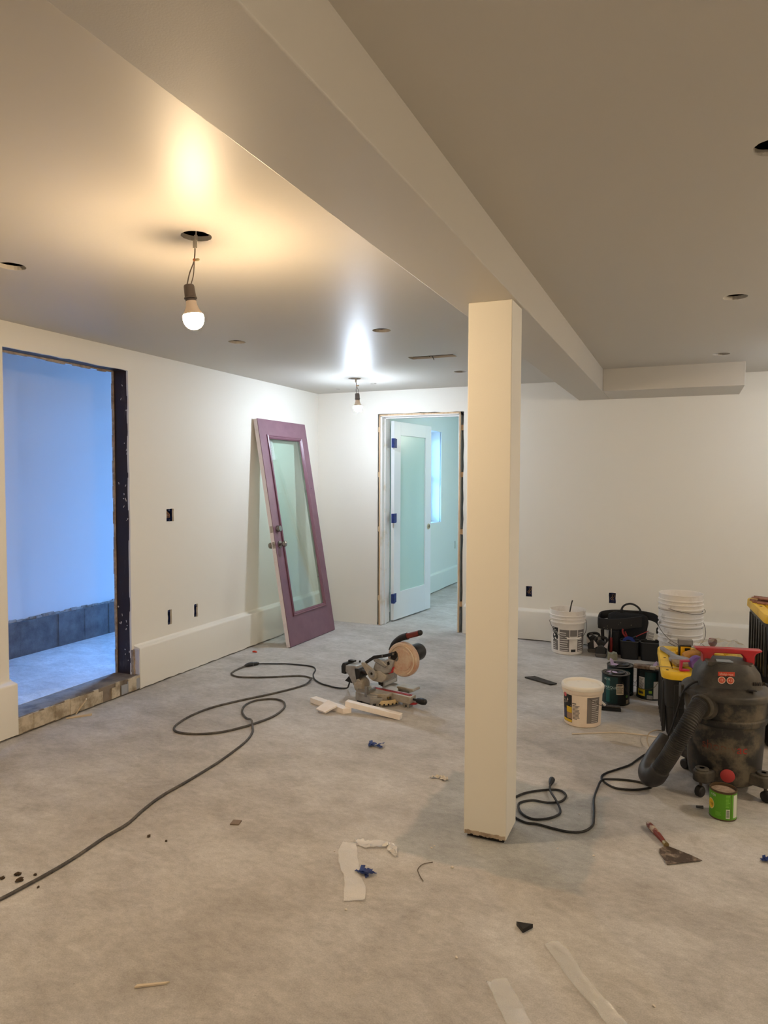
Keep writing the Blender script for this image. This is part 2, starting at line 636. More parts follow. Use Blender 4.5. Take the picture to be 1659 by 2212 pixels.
# wire frame left in the register slot
reg = MB()
reg.tube([(-1.86, 4.80, H + .02), (-1.69, 4.805, H + .012), (-1.53, 4.84, H + .02)], .004, 6)
reg.tube([(-1.70, 4.765, H - .004), (-1.70, 4.80, H + .02), (-1.70, 4.865, H - .012)], .003, 6)
reg.build('register_wire', M_WIRE, ceil)

# beam and the soffit it runs into
bm_ = MB()
bm_.span(-0.887, -0.624, YF, YB, BEAM_Z, H + .01)
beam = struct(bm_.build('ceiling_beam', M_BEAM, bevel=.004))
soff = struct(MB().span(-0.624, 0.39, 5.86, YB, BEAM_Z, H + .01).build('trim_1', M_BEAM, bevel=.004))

# post under the beam: painted gypsum wrap ending ragged above the slab
post = MB()
px0, px1, py0, py1 = -0.815, -0.637, 2.745, 2.92
post.span(px0, px1, py0, py1, 0.016, BEAM_Z)
column = struct(post.build('column', M_WALL, bevel=.003))
core = MB().span(px0 + .012, px1 - .012, py0 + .012, py1 - .012, 0, 0.02)
core.build('post_core', M_DARK, column, smooth=0)
chipm = MB()
for k in range(14):
    a = px0 + .004 + (px1 - px0 - .008) * k / 14
    chipm.prism([(a, .013 + random.random() * .006), (a + .0125, .012 + random.random() * .007), (a + .0125, .030 + random.random() * .004), (a, .030 + random.random() * .004)], py0 - .0018, py0 + .01, 'xz')
chipm.build('torn_paper_edge', M_JAMBEDGE, column, smooth=0)

# ---- left wall: gypsum skin with cut-outs, hollow behind, rough opening
OY0, OY1, OZ1 = 2.79, 3.752, 2.215
BOX_L = [(4.125, 4.205, 1.158, 1.252), (4.128, 4.172, 0.386, 0.496), (4.433, 4.478, 0.387, 0.489)]
hl = [ragged(*b, .002, .02) for b in BOX_L]
open_l = [(OY0, 0.0), (OY1 + .004, 0.0)] + [(OY1 + (random.random() - .3) * .006, z * .1) for z in range(1, 22)] + [(OY1, OZ1)] + \
         [(OY1 - (OY1 - OY0) * k / 14, OZ1 + (random.random() - .3) * .006) for k in range(1, 14)] + [(OY0, OZ1)]
outer_l = [(YF, 0.0), (OY0, 0.0)] + open_l[2:][::-1] + [(OY1 + .004, 0.0), (YB, 0.0), (YB, ROOF), (YF, ROOF)]
wall_left = struct(sheet('wall_left', outer_l, hl, lambda a, b: (XL, a, b), (-0.016, 0, 0), M_WALL))
back_l = [(YF, 0.0), (OY0, 0.0), (OY0, OZ1 + .01), (OY1, OZ1 + .01), (OY1, 0.0), (YB, 0.0), (YB, ROOF), (YF, ROOF)]
sheet('side_room_skin', back_l, [], lambda a, b: (XL - .14, a, b), (0.014, 0, 0), mat('bounce_cut_gypsum', (128, 124, 120), .9, bump=.2, bscale=60), wall_left)  # unseen face, greyed to cut the light it bounces onto the far wall
jm = MB()
jm.span(XL - .128, XL - .012, OY1 + .002, OY1 + .045, 0.10, OZ1 + .06)
jm.span(XL - .128, XL - .012, OY0 - .045, OY0 - .002, 0.10, OZ1 + .06)
jm.span(XL - .128, XL - .012, OY0 - .045, OY1 + .045, OZ1 + .006, OZ1 + .06)
trim2 = struct(jm.build('trim_2', M_JAMB, smooth=0))
ed = MB()
for k in range(24):
    z = .1 + k * .0885
    ed.span(XL - .142, XL - .126, OY1 - .006 - random.random() * .006, OY1 + .004, z, z + .087)
ed.build('gypsum_edge', M_JAMBEDGE, trim2, smooth=0)
ed = MB()
for k in range(14):
    y = OY0 + (OY1 - OY0) * k / 14
    ed.span(XL - .142, XL - .126, y, y + .0685, OZ1 - .002 - random.random() * .010, OZ1 + .01)
ed.build('gypsum_edge', M_JAMBEDGE, trim2, smooth=0)
# torn plaster flecks on the dark stud
fl = MB()
for k in range(26):
    z = .2 + random.random() * 1.95
    x = XL - .02 - random.random() ** 2 * .1
    hh = .004 + random.random() * .014
    fl.box((x, OY1 + .0015, z), (.003 + random.random() * .008, .002, hh), rot=Matrix.Rotation(random.random() * 1.2 - .6, 4, 'Y'))
fl.build('plaster_fleck', mat('plaster_fleck', (196, 188, 178), .9), trim2, smooth=0)


# low plaster-covered footing along the walls
def curb(name, path_fn, length, height, thick, m, steps):
    """wall-foot ledge with a softly rounded top and a hand-cut lower edge that leaves a dark gap over the slab"""
    vs, fs = [], []
    prof = [(0.0, height + .016), (.10, height + .008), (.35, height + .004), (.85, height), (.96, height - .003), (1.0, height - .010), (1.0, .12), (1.0, None), (.3, None)]
    n = len(prof)
    for i in range(steps + 1):
        t = i / steps
        low = .006 + random.random() * .008
        for w, z in prof:
            vs.append(path_fn(t * length, w * thick, low if z is None else z))
    for i in range(steps):
        for k in range(n - 1):
            fs.append((i * n + k, i * n + k + 1, (i + 1) * n + k + 1, (i + 1) * n + k))
    fs.append(tuple(range(n)))
    fs.append(tuple(steps * n + k for k in range(n)))
    return MB().add(vs, fs).build(name, m, smooth=50)


TH = .053
baseboard_left = struct(curb('baseboard_left', lambda t, w, z: (XL + w, 3.775 + t, z), YB - 3.775, .295, TH, M_WALL, 60))
b2 = curb('near_length', lambda t, w, z: (XL + w, YF + t, z), 2.80 - YF, .31, TH, M_WALL, 40)
b2.parent = baseboard_left
MB().span(XL, XL + .02, YF, OY0, 0, .03).build('footing_gap_shade', M_DARK, baseboard_left, smooth=0)  # dark strip stands in for the shade inside the gap
MB().span(XL, XL + .02, 3.78, YB, 0, .03).build('footing_gap_shade', M_DARK, baseboard_left, smooth=0)
# skim-coated strip on the cut end of the footing beside the opening
MB().span(XL - .004, XL + TH - .003, 3.768, 3.777, .105, .286).build('primer_strip', mat('primer_strip', (206, 206, 214), .6), baseboard_left, smooth=0)
bt = MB()
for k in range(9):
    z = .10 + k * .02
    bt.span(XL - .004 - random.random() * .003, XL + .012 + random.random() * .006, 3.752, 3.770, z, z + .021)
bt.build('torn_gypsum', M_JAMBEDGE, baseboard_left, smooth=0)

# ---- sill of the opening: slab edge with smeared plaster and chipped face
sill = struct(MB().span(XL - .15, XL + .045, OY0 - .01, 3.775, 0.004, .108).build('trim_3', M_SILL, bevel=.004))
fr = MB()
N_ = 26
for k in range(N_):
    y0, y1 = OY0 + (3.775 - OY0) * k / N_, OY0 + (3.775 - OY0) * (k + 1) / N_
    if k in (17, 18, 21, 22):
        continue
    top = .100 + random.random() * .012 - (.022 if k in (16, 19) else 0)
    fr.span(XL + .043, XL + .050 + random.random() * .004, y0, y1, .010 + random.random() * .006, top)
fr.build('smeared_plaster', M_SILLFACE, sill, smooth=0)
fr = MB()
fr.span(XL + .043, XL + .052, OY0 + .81, OY0 + .865, .012, .075)
fr.span(XL + .043, XL + .053, OY0 + .865, OY0 + .98, .014, .088)
fr.build('grey_patch', mat('grey_patch', (150, 152, 156), .8), sill, smooth=0)

# ---- side room beyond the opening
struct(MB().span(-4.90, XL - .14, .8, 6.6, 0.0, .11).build('floor_side_room', M_FLOOR2, smooth=0))
SW = (-4.60, -3.71, .22, 2.22)
wsr = struct(MB().span(-4.90, -4.69, .8, 6.6, .36, ROOF).build('wall_side_room', M_BLUEW, smooth=0))
cv = MB()
n = 60
for k in range(n):
    y0, y1 = .9 + 5.4 * k / n, .9 + 5.4 * (k + 1) / n
    cv.span(-4.90, -4.655 + random.random() * .004, y0, y1, .11, .372 + random.random() * .005)
cv.build('raw_footing', M_CURB, wsr, smooth=0)
cv = MB()
for k in range(90):
    y0 = 1.0 + 5.2 * k / 90
    cv.span(-4.70, -4.676 - random.random() * .008, y0, y0 + .058, .374, .384 + random.random() * .016)
cv.build('torn_gypsum', mat('torn_gypsum_pale', (176, 172, 166), .9, col2=(90, 84, 80), nscale=14), wsr, smooth=0)
struct(MB().span(-4.90, XL - .14, .6, .9, 0, ROOF).build('wall_side_room_near', M_BLUEW, smooth=0))
# far end of the side room: tall glazed exterior door frame
struct(sheet('wall_side_room_end', rect(-4.9, XL - .13, 0, ROOF), [rect(*SW)], lambda a, b: (a, 6.2, b), (0, .2, 0), M_BLUEW))
wd = MB()
for x in (SW[0], SW[1] - .05):
    wd.span(x, x + .05, 6.28, 6.34, SW[2], SW[3])
wd.span(SW[0], SW[1], 6.28, 6.34, SW[2], SW[2] + .05).span(SW[0], SW[1], 6.28, 6.34, SW[3] - .05, SW[3]).span(SW[0], SW[1], 6.28, 6.34, 1.05, 1.09)
wd = struct(wd.build('window_1', M_DOORWHITE, smooth=0))
for z0, z1 in ((SW[2] + .05, 1.05), (1.09, SW[3] - .05)):
    MB().span(SW[0] + .05, SW[1] - .05, 6.307, 6.313, z0, z1).build('pane', GLASS_SKY, wd, smooth=0)
struct(MB().span(-4.90, XL - .14, .8, 6.5, 2.41, 2.44).build('ceiling_side_room', M_BLUEW, smooth=0))

# ---- back wall with the doorway
DX0, DX1, DZ1 = -2.848, -1.952, 2.128
BOX_B = [(-1.341, -1.284, 0.394, 0.492), (-0.603, -0.545, 0.386, 0.480)]
top_r = [(DX1 - (DX1 - DX0) * k / 12, DZ1 + (random.random() - .3) * (.010 if k < 8 else .004)) for k in range(0, 13)]
right_e = [(DX1 + (random.random() - .4) * .008, .1 + k * .1) for k in range(20)]
outer_b = [(XL, 0), (DX0, 0)] + top_r[::-1] + right_e[::-1] + [(DX1, 0), (XR, 0), (XR, ROOF), (XL, ROOF)]
wall_back = struct(sheet('wall_back', outer_b, [ragged(*b, .002, .02) for b in BOX_B], lambda a, b: (a, YB, b), (0, .016, 0), M_WALL))
sheet('rear_skin', [(XL, 0), (DX0, 0), (DX0, DZ1), (DX1, DZ1), (DX1, 0), (XR, 0), (XR, ROOF), (XL, ROOF)], [], lambda a, b: (a, YB + .18, b), (0, .015, 0), M_MINT, wall_back)
st = MB()
st.span(DX0 - .05, DX0 - .004, YB + .016, YB + .18, 0, DZ1 + .1)
st.span(DX1 + .004, DX1 + .05, YB + .016, YB + .18, 0, DZ1 + .1)
st.span(DX0, DX1, YB + .016, YB + .18, DZ1 + .004, DZ1 + .1)
st.build('door_studs', M_DARK, wall_back, smooth=0)
baseboard_back = struct(curb('baseboard_back', lambda t, w, z: (-1.925 + t, YB - w, z), XR + 1.925, .272, .055, M_WALL, 60))
MB().span(-1.92, XR, YB - .02, YB, 0, .03).build('footing_gap_shade', M_DARK, baseboard_back, smooth=0)
MB().span(XL, DX0, YB + .004, YB + .02, 0, .03).build('footing_gap_shade', M_DARK, baseboard_back, smooth=0)

# remaining shell
struct(MB().span(XR, XR + .2, YF - .2, YB + .2, 0, ROOF).build('wall_right', M_WALL, smooth=0))
struct(MB().span(-5.0, XR + .2, YF - .2, YF, 0, ROOF).build('wall_front', M_WALL, smooth=0))

# ---- back room
BX = -3.014
BY0, BY1, BZ0, BZ1 = 8.16, 8.945, .912, 2.11
wbl = struct(sheet('wall_back_room_left', rect(6.64, 10.9, 0, ROOF), [rect(BY0, BY1, BZ0, BZ1), rect(9.57, 9.61, .49, .60)], lambda a, b: (BX, a, b), (-.016, 0, 0), M_MINT))
rv = MB()
rv.span(BX - .36, BX - .01, BY0 - .012, BY0, BZ0, BZ1).span(BX - .36, BX - .01, BY1, BY1 + .012, BZ0, BZ1)
rv.span(BX - .36, BX - .01, BY0 - .012, BY1 + .012, BZ0 - .012, BZ0).span(BX - .36, BX - .01, BY0 - .012, BY1 + .012, BZ1, BZ1 + .012)
rv.build('window_reveal', M_MINT, wbl, smooth=0)
MB().span(BX - .37, BX - .36, 6.64, BY0, 0, ROOF).span(BX - .37, BX - .36, BY1, 10.9, 0, ROOF).span(BX - .37, BX - .36, BY0, BY1, 0, BZ0).span(BX - .37, BX - .36, BY0, BY1, BZ1, ROOF).build('outer_wall', M_DARK, wbl, smooth=0)
w3 = MB()
xf0, xf1 = BX - .27, BX - .20
for y in (BY0, BY1 - .05):
    w3.span(xf0, xf1, y, y + .05, BZ0, BZ1)
w3.span(xf0, xf1, BY0, BY1, BZ0, BZ0 + .05).span(xf0, xf1, BY0, BY1, BZ1 - .05, BZ1)
w3o = struct(w3.build('window_2', M_DOORWHITE, smooth=0, bevel=.003))
sa = MB()
for z0, z1, xo in ((BZ0 + .05, 1.53, .02), (1.50, BZ1 - .05, -.01)):
    for y in (BY0 + .05, BY1 - .09):
        sa.span(xf0 + .015 + xo, xf0 + .045 + xo, y, y + .04, z0, z1)
    sa.span(xf0 + .015 + xo, xf0 + .045 + xo, BY0 + .05, BY1 - .05, z0, z0 + .04)
    sa.span(xf0 + .015 + xo, xf0 + .045 + xo, BY0 + .05, BY1 - .05, z1 - .04, z1)
sa.build('sash', M_DOORWHITE, w3o, smooth=0)
for z0, z1 in ((BZ0 + .09, 1.49), (1.54, BZ1 - .09)):
    MB().span(xf0 + .026, xf0 + .030, BY0 + .09, BY1 - .09, z0, z1).build('pane', GLASS_DIM, w3o, smooth=0)
cb = struct(curb('baseboard_back_room', lambda t, w, z: (BX + w, 6.66 + t, z), 4.2, .235, .03, M_MINT, 30))
struct(MB().span(BX - .4, .7, 10.8, 11.0, 0, ROOF).build('wall_back_room_far', M_MINT, smooth=0))
struct(MB().span(.3, .5, 6.655, 10.9, 0, ROOF).build('wall_back_room_right', M_MINT, smooth=0))
struct(MB().span(BX - .4, .5, 6.655, 10.9, H, H + .03).build('ceiling_back_room', M_MINT, smooth=0))
MB().span(XL - .2, BX, 6.655, 6.70, 0, ROOF).build('return_wall', M_MINT, wbl, smooth=0)

# door frame set into the rough opening, dark gap all round it
JY0, JY1 = YB - .012, YB + .195
JX0, JX1, JZ = DX0 + .022, DX1 - .030, 2.098
fr = MB()
fr.span(JX0, JX0 + .030, JY0, JY1, .004, JZ + .024)
fr.span(JX1 - .020, JX1, JY0, JY1, .004, JZ + .020)
fr.span(JX0, JX1, JY0, JY1, JZ, JZ + .020)
trim4 = struct(fr.build('trim_4', M_PRIMED, smooth=0, bevel=.0015))
sp = MB()
sp.span(JX0 + .030, JX0 + .042, JY0 + .06, JY0 + .10, .004, JZ).span(JX1 - .032, JX1 - .020, JY0 + .06, JY0 + .10, .004, JZ).span(JX0 + .030, JX1 - .02, JY0 + .06, JY0 + .10, JZ - .012, JZ)
sp.build('door_stop', M_PRIMED, trim4, smooth=0)
sp = MB()
sp.span(JX0 - .001, JX0 + .012, JY0 - .006, JY0 + .004, .004, JZ + .02).span(JX1 - .010, JX1 + .002, JY0 - .006, JY0 + .004, .004, JZ + .02).span(JX0, JX1, JY0 - .006, JY0 + .004, JZ + .010, JZ + .026)
sp.build('raw_edge', M_PINE, trim4, smooth=0)
sh = MB()
for z in (.25, .95, 1.5, 1.95):
    sh.span(DX0 + .002, JX0, JY0 + .02, JY0 + .16, z, z + .05)
    sh.span(JX1, DX1 - .002, JY0 + .02, JY0 + .16, z, z + .05)
sh.build('shim', M_PINE, trim4, smooth=0)

# frosted-glass door leaf standing open into the back room
dl = bpy.data.objects.new('door_1', None)
dl.location = (JX0 + .035, JY1 + .012, 0)
dl.rotation_euler = (0, 0, math.radians(82.5))
link(dl)
struct(dl)
tag(dl, 'white interior door with frosted glass panel, standing open into the next room', 'door')
LW, LH0, LH1, LT = .835, .015, 2.075, .04
for a, b in ((0, .135), (LW - .135, LW)):
    MB().span(a, b, -LT, 0, LH0, LH1).build('stile', M_DOORWHITE, dl, smooth=0, bevel=.002)
MB().span(.135, LW - .135, -LT, 0, LH0, .30).build('rail', M_DOORWHITE, dl, smooth=0, bevel=.002)
MB().span(.135, LW - .135, -LT, 0, LH1 - .14, LH1).build('rail', M_DOORWHITE, dl, smooth=0, bevel=.002)
MB().span(.135, LW - .135, -.026, -.014, .30, LH1 - .14).build('frosted_pane', mat('frosted_glass', (188, 216, 206), .32, bump=.05, bscale=60), dl, smooth=0)
for z in (.20, 1.03, 1.80):
    h = MB().span(-.020, .050, -LT - .003, -LT, z, z + .095).build('hinge', M_BLUETAPE, dl, smooth=0, bevel=.001)
    MB().span(-.050, -.016, -LT - .030, -LT + .004, z, z + .095).build('hinge_leaf', M_BLUETAPE, h, smooth=0, bevel=.001)
kn = MB().lathe([(.0, 0), (.030, 0), (.033, .003), (.030, .008), (.020, .010), (.019, .004), (0, .004)], 24, M=Matrix.Translation((LW - .06, -LT, .95)) @ Matrix.Rotation(PI / 2, 4, 'X')).build('bore_ring', mat('brass_ring', (200, 186, 150), .35, metal=.6), dl)
kn = MB().lathe([(0, .0042), (.016, .0042), (.016, .005), (0, .005)], 20, M=Matrix.Translation((LW - .06, -LT, .95)) @ Matrix.Rotation(PI / 2, 4, 'X')).build('bore', mat('bore_shadow', (92, 84, 72), .7), dl)

# ---- electrical boxes behind the cut-outs
def ebox(label, c, size, axis, gangs=1):
    """open box recessed behind the wall skin; axis is the direction into the wall"""
    t = thing('electrical_box', label, 'electrical box', c, {'-x': PI / 2, 'y': 0.0}[axis], 'electrical boxes in the walls')
    w, h = size
    d = .055
    b = MB()
    b.span(-w / 2, w / 2, d, d + .003, -h / 2, h / 2)
    b.span(-w / 2 - .003, -w / 2, .006, d, -h / 2, h / 2).span(w / 2, w / 2 + .003, .006, d, -h / 2, h / 2)
    b.span(-w / 2, w / 2, .006, d, h / 2, h / 2 + .003).span(-w / 2, w / 2, .006, d, -h / 2 - .003, -h / 2)
    b.build('box', M_BLUEBOX, t, smooth=0)
    for s in (-1, 1):
        MB().span(-.008, .008, .008, .014, s * (h / 2 - .012) - .006, s * (h / 2 - .012) + .006).build('screw_tab', M_BLUEBOX, t, smooth=0)
    wr = MB()
    for k in range(2 * gangs):
        x = (k - gangs + .5) * .014
        wr.tube(spline([(x, d, h * .3), (x + .006, .035, h * .1), (x - .008, .018, -h * .05), (x + .004, .03, -h * .22)], 4), .0022, 6)
    wr.build('wire', mat('copper_ends', (190, 150, 110), .5), t)
    return t


bl = BOX_L
ebox('double blue switch box at chest height on the wall beside the dark opening', (XL, (bl[0][0] + bl[0][1]) / 2, (bl[0][2] + bl[0][3]) / 2), (.084, .098), '-x', 2)
ebox('low blue outlet box straight below the double switch box', (XL, (bl[1][0] + bl[1][1]) / 2, (bl[1][2] + bl[1][3]) / 2), (.048, .112), '-x')
ebox('low blue outlet box between the switch box and the leaning mauve door', (XL, (bl[2][0] + bl[2][1]) / 2, (bl[2][2] + bl[2][3]) / 2), (.048, .106), '-x')
bb = BOX_B
ebox('low outlet box just past the white post, above the open bucket', ((bb[0][0] + bb[0][1]) / 2, YB, (bb[0][2] + bb[0][3]) / 2), (.06, .102), 'y')
ebox('low blue outlet box above the black tool bag', ((bb[1][0] + bb[1][1]) / 2, YB, (bb[1][2] + bb[1][3]) / 2), (.06, .098), 'y')
ebox('small outlet box on the pale green wall seen through the doorway', (BX, 9.59, .545), (.042, .112), '-x')

# ================================================================== LAMPS
def pendant(label, hx, hy, bulb_c, color, strength, group=None, tilt=(0.0, 0.0)):
    """bare bulb in a socket hanging by two thin wires out of a ceiling cut-out"""
    t = thing('pendant_bulb', label, 'light bulb', (bulb_c[0], bulb_c[1], bulb_c[2]), 0, group)
    T = Matrix.Rotation(tilt[0], 4, 'X') @ Matrix.Rotation(tilt[1], 4, 'Y')
    em = emit_mat('lit_bulb', color, strength)
    prof = [(0.0, -.038), (.012, -.0365), (.023, -.031), (.031, -.022), (.0362, -.010), (.038, .002), (.0375, .009), (.0365, .014)]
    MB().lathe(prof, 24, M=T).build('glass_dome', em, t, smooth=60)
    MB().lathe([(.0365, .014), (.032, .024), (.0275, .031), (.0235, .040), (.0205, .050), (.019, .060), (.019, .066)], 24, M=T).build('bulb_neck', mat('bulb_neck', (232, 214, 196), .5), t, smooth=60)
    so = MB().lathe([(.0185, .064), (.0195, .066), (.0195, .073), (.0235, .074), (.0235, .078), (.021, .080), (.0195, .118), (.0175, .124), (0, .124)], 24, M=T)
    so.build('socket', mat('socket_grey', (88, 78, 74), .5), t)
    top = H - bulb_c[2]
    dx, dy = hx - bulb_c[0], hy - bulb_c[1]
    p0, p1 = T @ Vector((-.009, 0, .124)), T @ Vector((.009, 0, .124))
    knot = Vector((dx * .35, dy * .35, .124 + (top - .124) * .52))
    join = Vector((dx * .6, dy * .6, .124 + (top - .124) * .80))
    MB().tube(spline([p0, p0 * .5 + knot * .5 + Vector((-.004, 0, 0)), knot, join], 6), .0022, 6).tube(spline([p1, p1 * .6 + knot * .4 + Vector((.006, 0, 0)), knot, join], 6), .0018, 6).build('flex_wire', mat('flex_wire', (96, 84, 70), .5), t)
    MB().tube(spline([join, (dx * .8, dy * .8, top * .94), (dx, dy, top + .05)], 5), .0028, 6).build('supply_wire', mat('white_sheath', (214, 206, 198), .5), t)
    MB().box(join + Vector((0, 0, .008)), (.013, .010, .030)).box(join + Vector((.004, 0, .030)), (.010, .009, .020)).build('connector', mat('clear_connector', (212, 204, 192), .3), t, bevel=.001)
    MB().ball(knot, (.006, .005, .006), 10, 6).build('wire_knot', mat('orange_knot', (206, 128, 84), .5), t)
    MB().ball(knot + Vector((.014, 0, -.001)), (.010, .004, .006), 10, 6).build('wire_tab', mat('pale_tab', (206, 194, 150), .5), t)
    return t


pendant('lit warm bare bulb on thin wires near the opening to the blue room', -1.655, 2.112, (-1.678, 2.12, 2.066), WARM_COLOR, WARM_STRENGTH, tilt=(.05, -.12))
pendant('lit cool white bare bulb hanging in front of the far doorway', -2.69, 5.592, (-2.655, 5.585, 2.105), COOL_COLOR, COOL_STRENGTH, tilt=(0, -.05))
# unseen bulbs: corner one read off cast shadows, the other three added for brightness
pendant('unseen lit warm bulb added on the right for brightness, past the totes', 1.95, 3.30, (1.95, 3.30, 2.07), SIDE_COLOR, SIDE_STRENGTH)
pendant('unseen lit warm bulb added as fill behind the camera', 0.20, -0.85, (0.20, -0.85, 2.07), SIDE_COLOR, SIDE_STRENGTH)
pendant('lit cool white bare bulb hanging in the far corner past the soffit', 1.15, 5.47, (1.15, 5.47, 2.07), CORNER_COLOR, CORNER_STRENGTH)
pendant('unseen lit bulb added to brighten the pale green back room', -1.35, 8.3, (-1.35, 8.3, 2.07), BACKROOM_COLOR, BACKROOM_STRENGTH)


# ================================================================== LEANING MAUVE DOOR
def mauve_door():
    bl_, br_ = Vector((-3.142, 5.252, 0.006)), Vector((-3.128, 6.050, 0.006))
    tl_ = Vector((-3.482, 5.170, 2.012))
    ux = (br_ - bl_).normalized()
    vy = (tl_ - bl_)
    vy = (vy - ux * vy.dot(ux)).normalized()
    nz = ux.cross(vy).normalized()            # out of the painted face, into the room
    t = thing('glazed_door', 'mauve glazed exterior door taken off its hinges and leaning on the wall', 'door')
    t.matrix_world = Matrix((ux, vy, nz)).transposed().to_4x4()
    Mx = t.matrix_world.copy()
    Mx.translation = bl_
    t.matrix_world = Mx
    W, HH, T = .815, 2.035, .044
    mv = mat('mauve_paint', (122, 88, 100), .42, col2=(110, 76, 89), nscale=5, lo=.4, hi=.7, bump=.03, bscale=60)
    mw = mat('white_door_edge', (234, 226, 230), .55, col2=(200, 190, 194), nscale=9, lo=.55, hi=.75)
    a0, a1, b0, b1 = .118, W - .118, .262, HH - .150
    e = .0012
    # painted front skin and white body behind it
    sheet('door_face', rect(0, W, 0, HH), [rect(a0, a1, b0, b1)], lambda a, b: (a, b, 0), (0, 0, -.006), mv, t)
    sheet('door_core', rect(e, W - e, e, HH - e), [rect(a0, a1, b0, b1)], lambda a, b: (a, b, -.006), (0, 0, -T + .006), mw, t)
    # raised moulding round the glass, mitred, two steps
    mo = MB()
    prof = [(0, 0), (.002, .010), (.010, .013), (.016, .008), (.024, .009), (.030, .004), (.036, -.006)]
    lo = [(a0 - .010, b0 - .010), (a1 + .010, b0 - .010), (a1 + .010, b1 + .010), (a0 - .010, b1 + .010)]
    sg = [(1, 1), (-1, 1), (-1, -1), (1, -1)]
    vs_ = []
    for (w, z) in prof:
        for (x, y), (sx_, sy_) in zip(lo, sg):
            vs_.append((x + sx_ * w, y + sy_ * w, z))
    fs_ = [(j * 4 + i, j * 4 + (i + 1) % 4, (j + 1) * 4 + (i + 1) % 4, (j + 1) * 4 + i) for j in range(len(prof) - 1) for i in range(4)]
    mo.add(vs_, fs_).build('moulding', mat('mauve_moulding', (112, 74, 88), .35), t, smooth=25)
    g0, g1, h0, h1 = a0 + .020, a1 - .020, b0 + .020, b1 - .020
    pane = MB().span(g0 - .02, g1 + .02, h0 - .02, h1 + .02, -.030, -.016).build('glass_pane', film_mat('door_glass', (240, 249, 245), (220, 240, 232), .04, .16, .03), t, smooth=0)
    # torn sticker in the corner of the glass and a strip of clear tape across it
    st_ = MB()
    st_.prism([(g0 + .004, h1 - .016), (g0 + .070, h1 - .020), (g0 + .072, h1 - .028), (g0 + .004, h1 - .026)], -.0156, -.0150, 'xy')
    for k in range(6):
        st_.prism([(g0 + .010 + k * .004, h1 - .045 - k * .022), (g0 + .060 - k * .002, h1 - .040 - k * .022), (g0 + .055, h1 - .046 - k * .022), (g0 + .012 + k * .005, h1 - .050 - k * .022)], -.0156, -.0150, 'xy')
    st_.build('sticker', mat('grey_print', (112, 118, 116), .6), pane, smooth=0)
    st_ = MB().prism([(g0 + .008, h1 - .030), (g0 + .075, h1 - .030), (g0 + .085, h1 - .19), (g0 + .03, h1 - .20), (g0 + .012, h1 - .13)], -.0159, -.0157, 'xy')
    st_.build('sticker', film_mat('torn_sticker', (225, 235, 230), (225, 232, 228), .35, .1, .2), pane, smooth=0)
    MB().box((g1 - .012, h0 + .26, -.013), (.006, .006, .006)).build('glazing_clip', mv, t)
    MB().lathe([(0, 0), (.004, 0), (.004, .002), (0, .002)], 10, M=Matrix.Translation((a1 + .058, 1.40, 0))).build('screw_hole', M_DARK, t)
    # deadbolt and knobs
    for nm, y, knob in (('deadbolt', 1.045, False), ('knob', .905, True)):
        T1 = Matrix.Translation((.064, y, 0))
        if knob:
            k = MB().lathe([(0, .002), (.033, .002), (.032, .008), (.018, .013), (.012, .016), (.0115, .030), (.020, .034), (.0265, .042), (.028, .052), (.025, .062), (.014, .067), (0, .068)], 24, M=T1).build('door_knob', M_STEEL, t)
            T2 = Matrix.Translation((.064, y, -T)) @ Matrix.Rotation(PI, 4, 'X')
            MB().lathe([(0, .0), (.033, .0), (.032, .006), (.014, .012), (.0115, .030), (.020, .034), (.0265, .042), (.028, .052), (.025, .062), (.014, .067), (0, .068)], 24, M=T2).build('door_knob', M_STEEL, t)
        else:
            MB().lathe([(0, .002), (.031, .002), (.030, .010), (.026, .030), (.024, .033), (0, .033)], 24, M=T1).build('deadbolt', M_STEEL, t)
        MB().box((-.0006, y, -T / 2), (.0022, .057, .025)).build('latch_plate', mat('latch_plate', (176, 168, 160), .4, metal=.7), t, smooth=0)
    MB().box((-.006, .905, -T / 2), (.012, .017, .012)).build('latch_bolt', M_STEEL, t, bevel=.002)
    MB().span(0, W, -.006, 0.0, -.034, -.006).build('door_sweep', M_BLACK, t, smooth=0)


mauve_door()


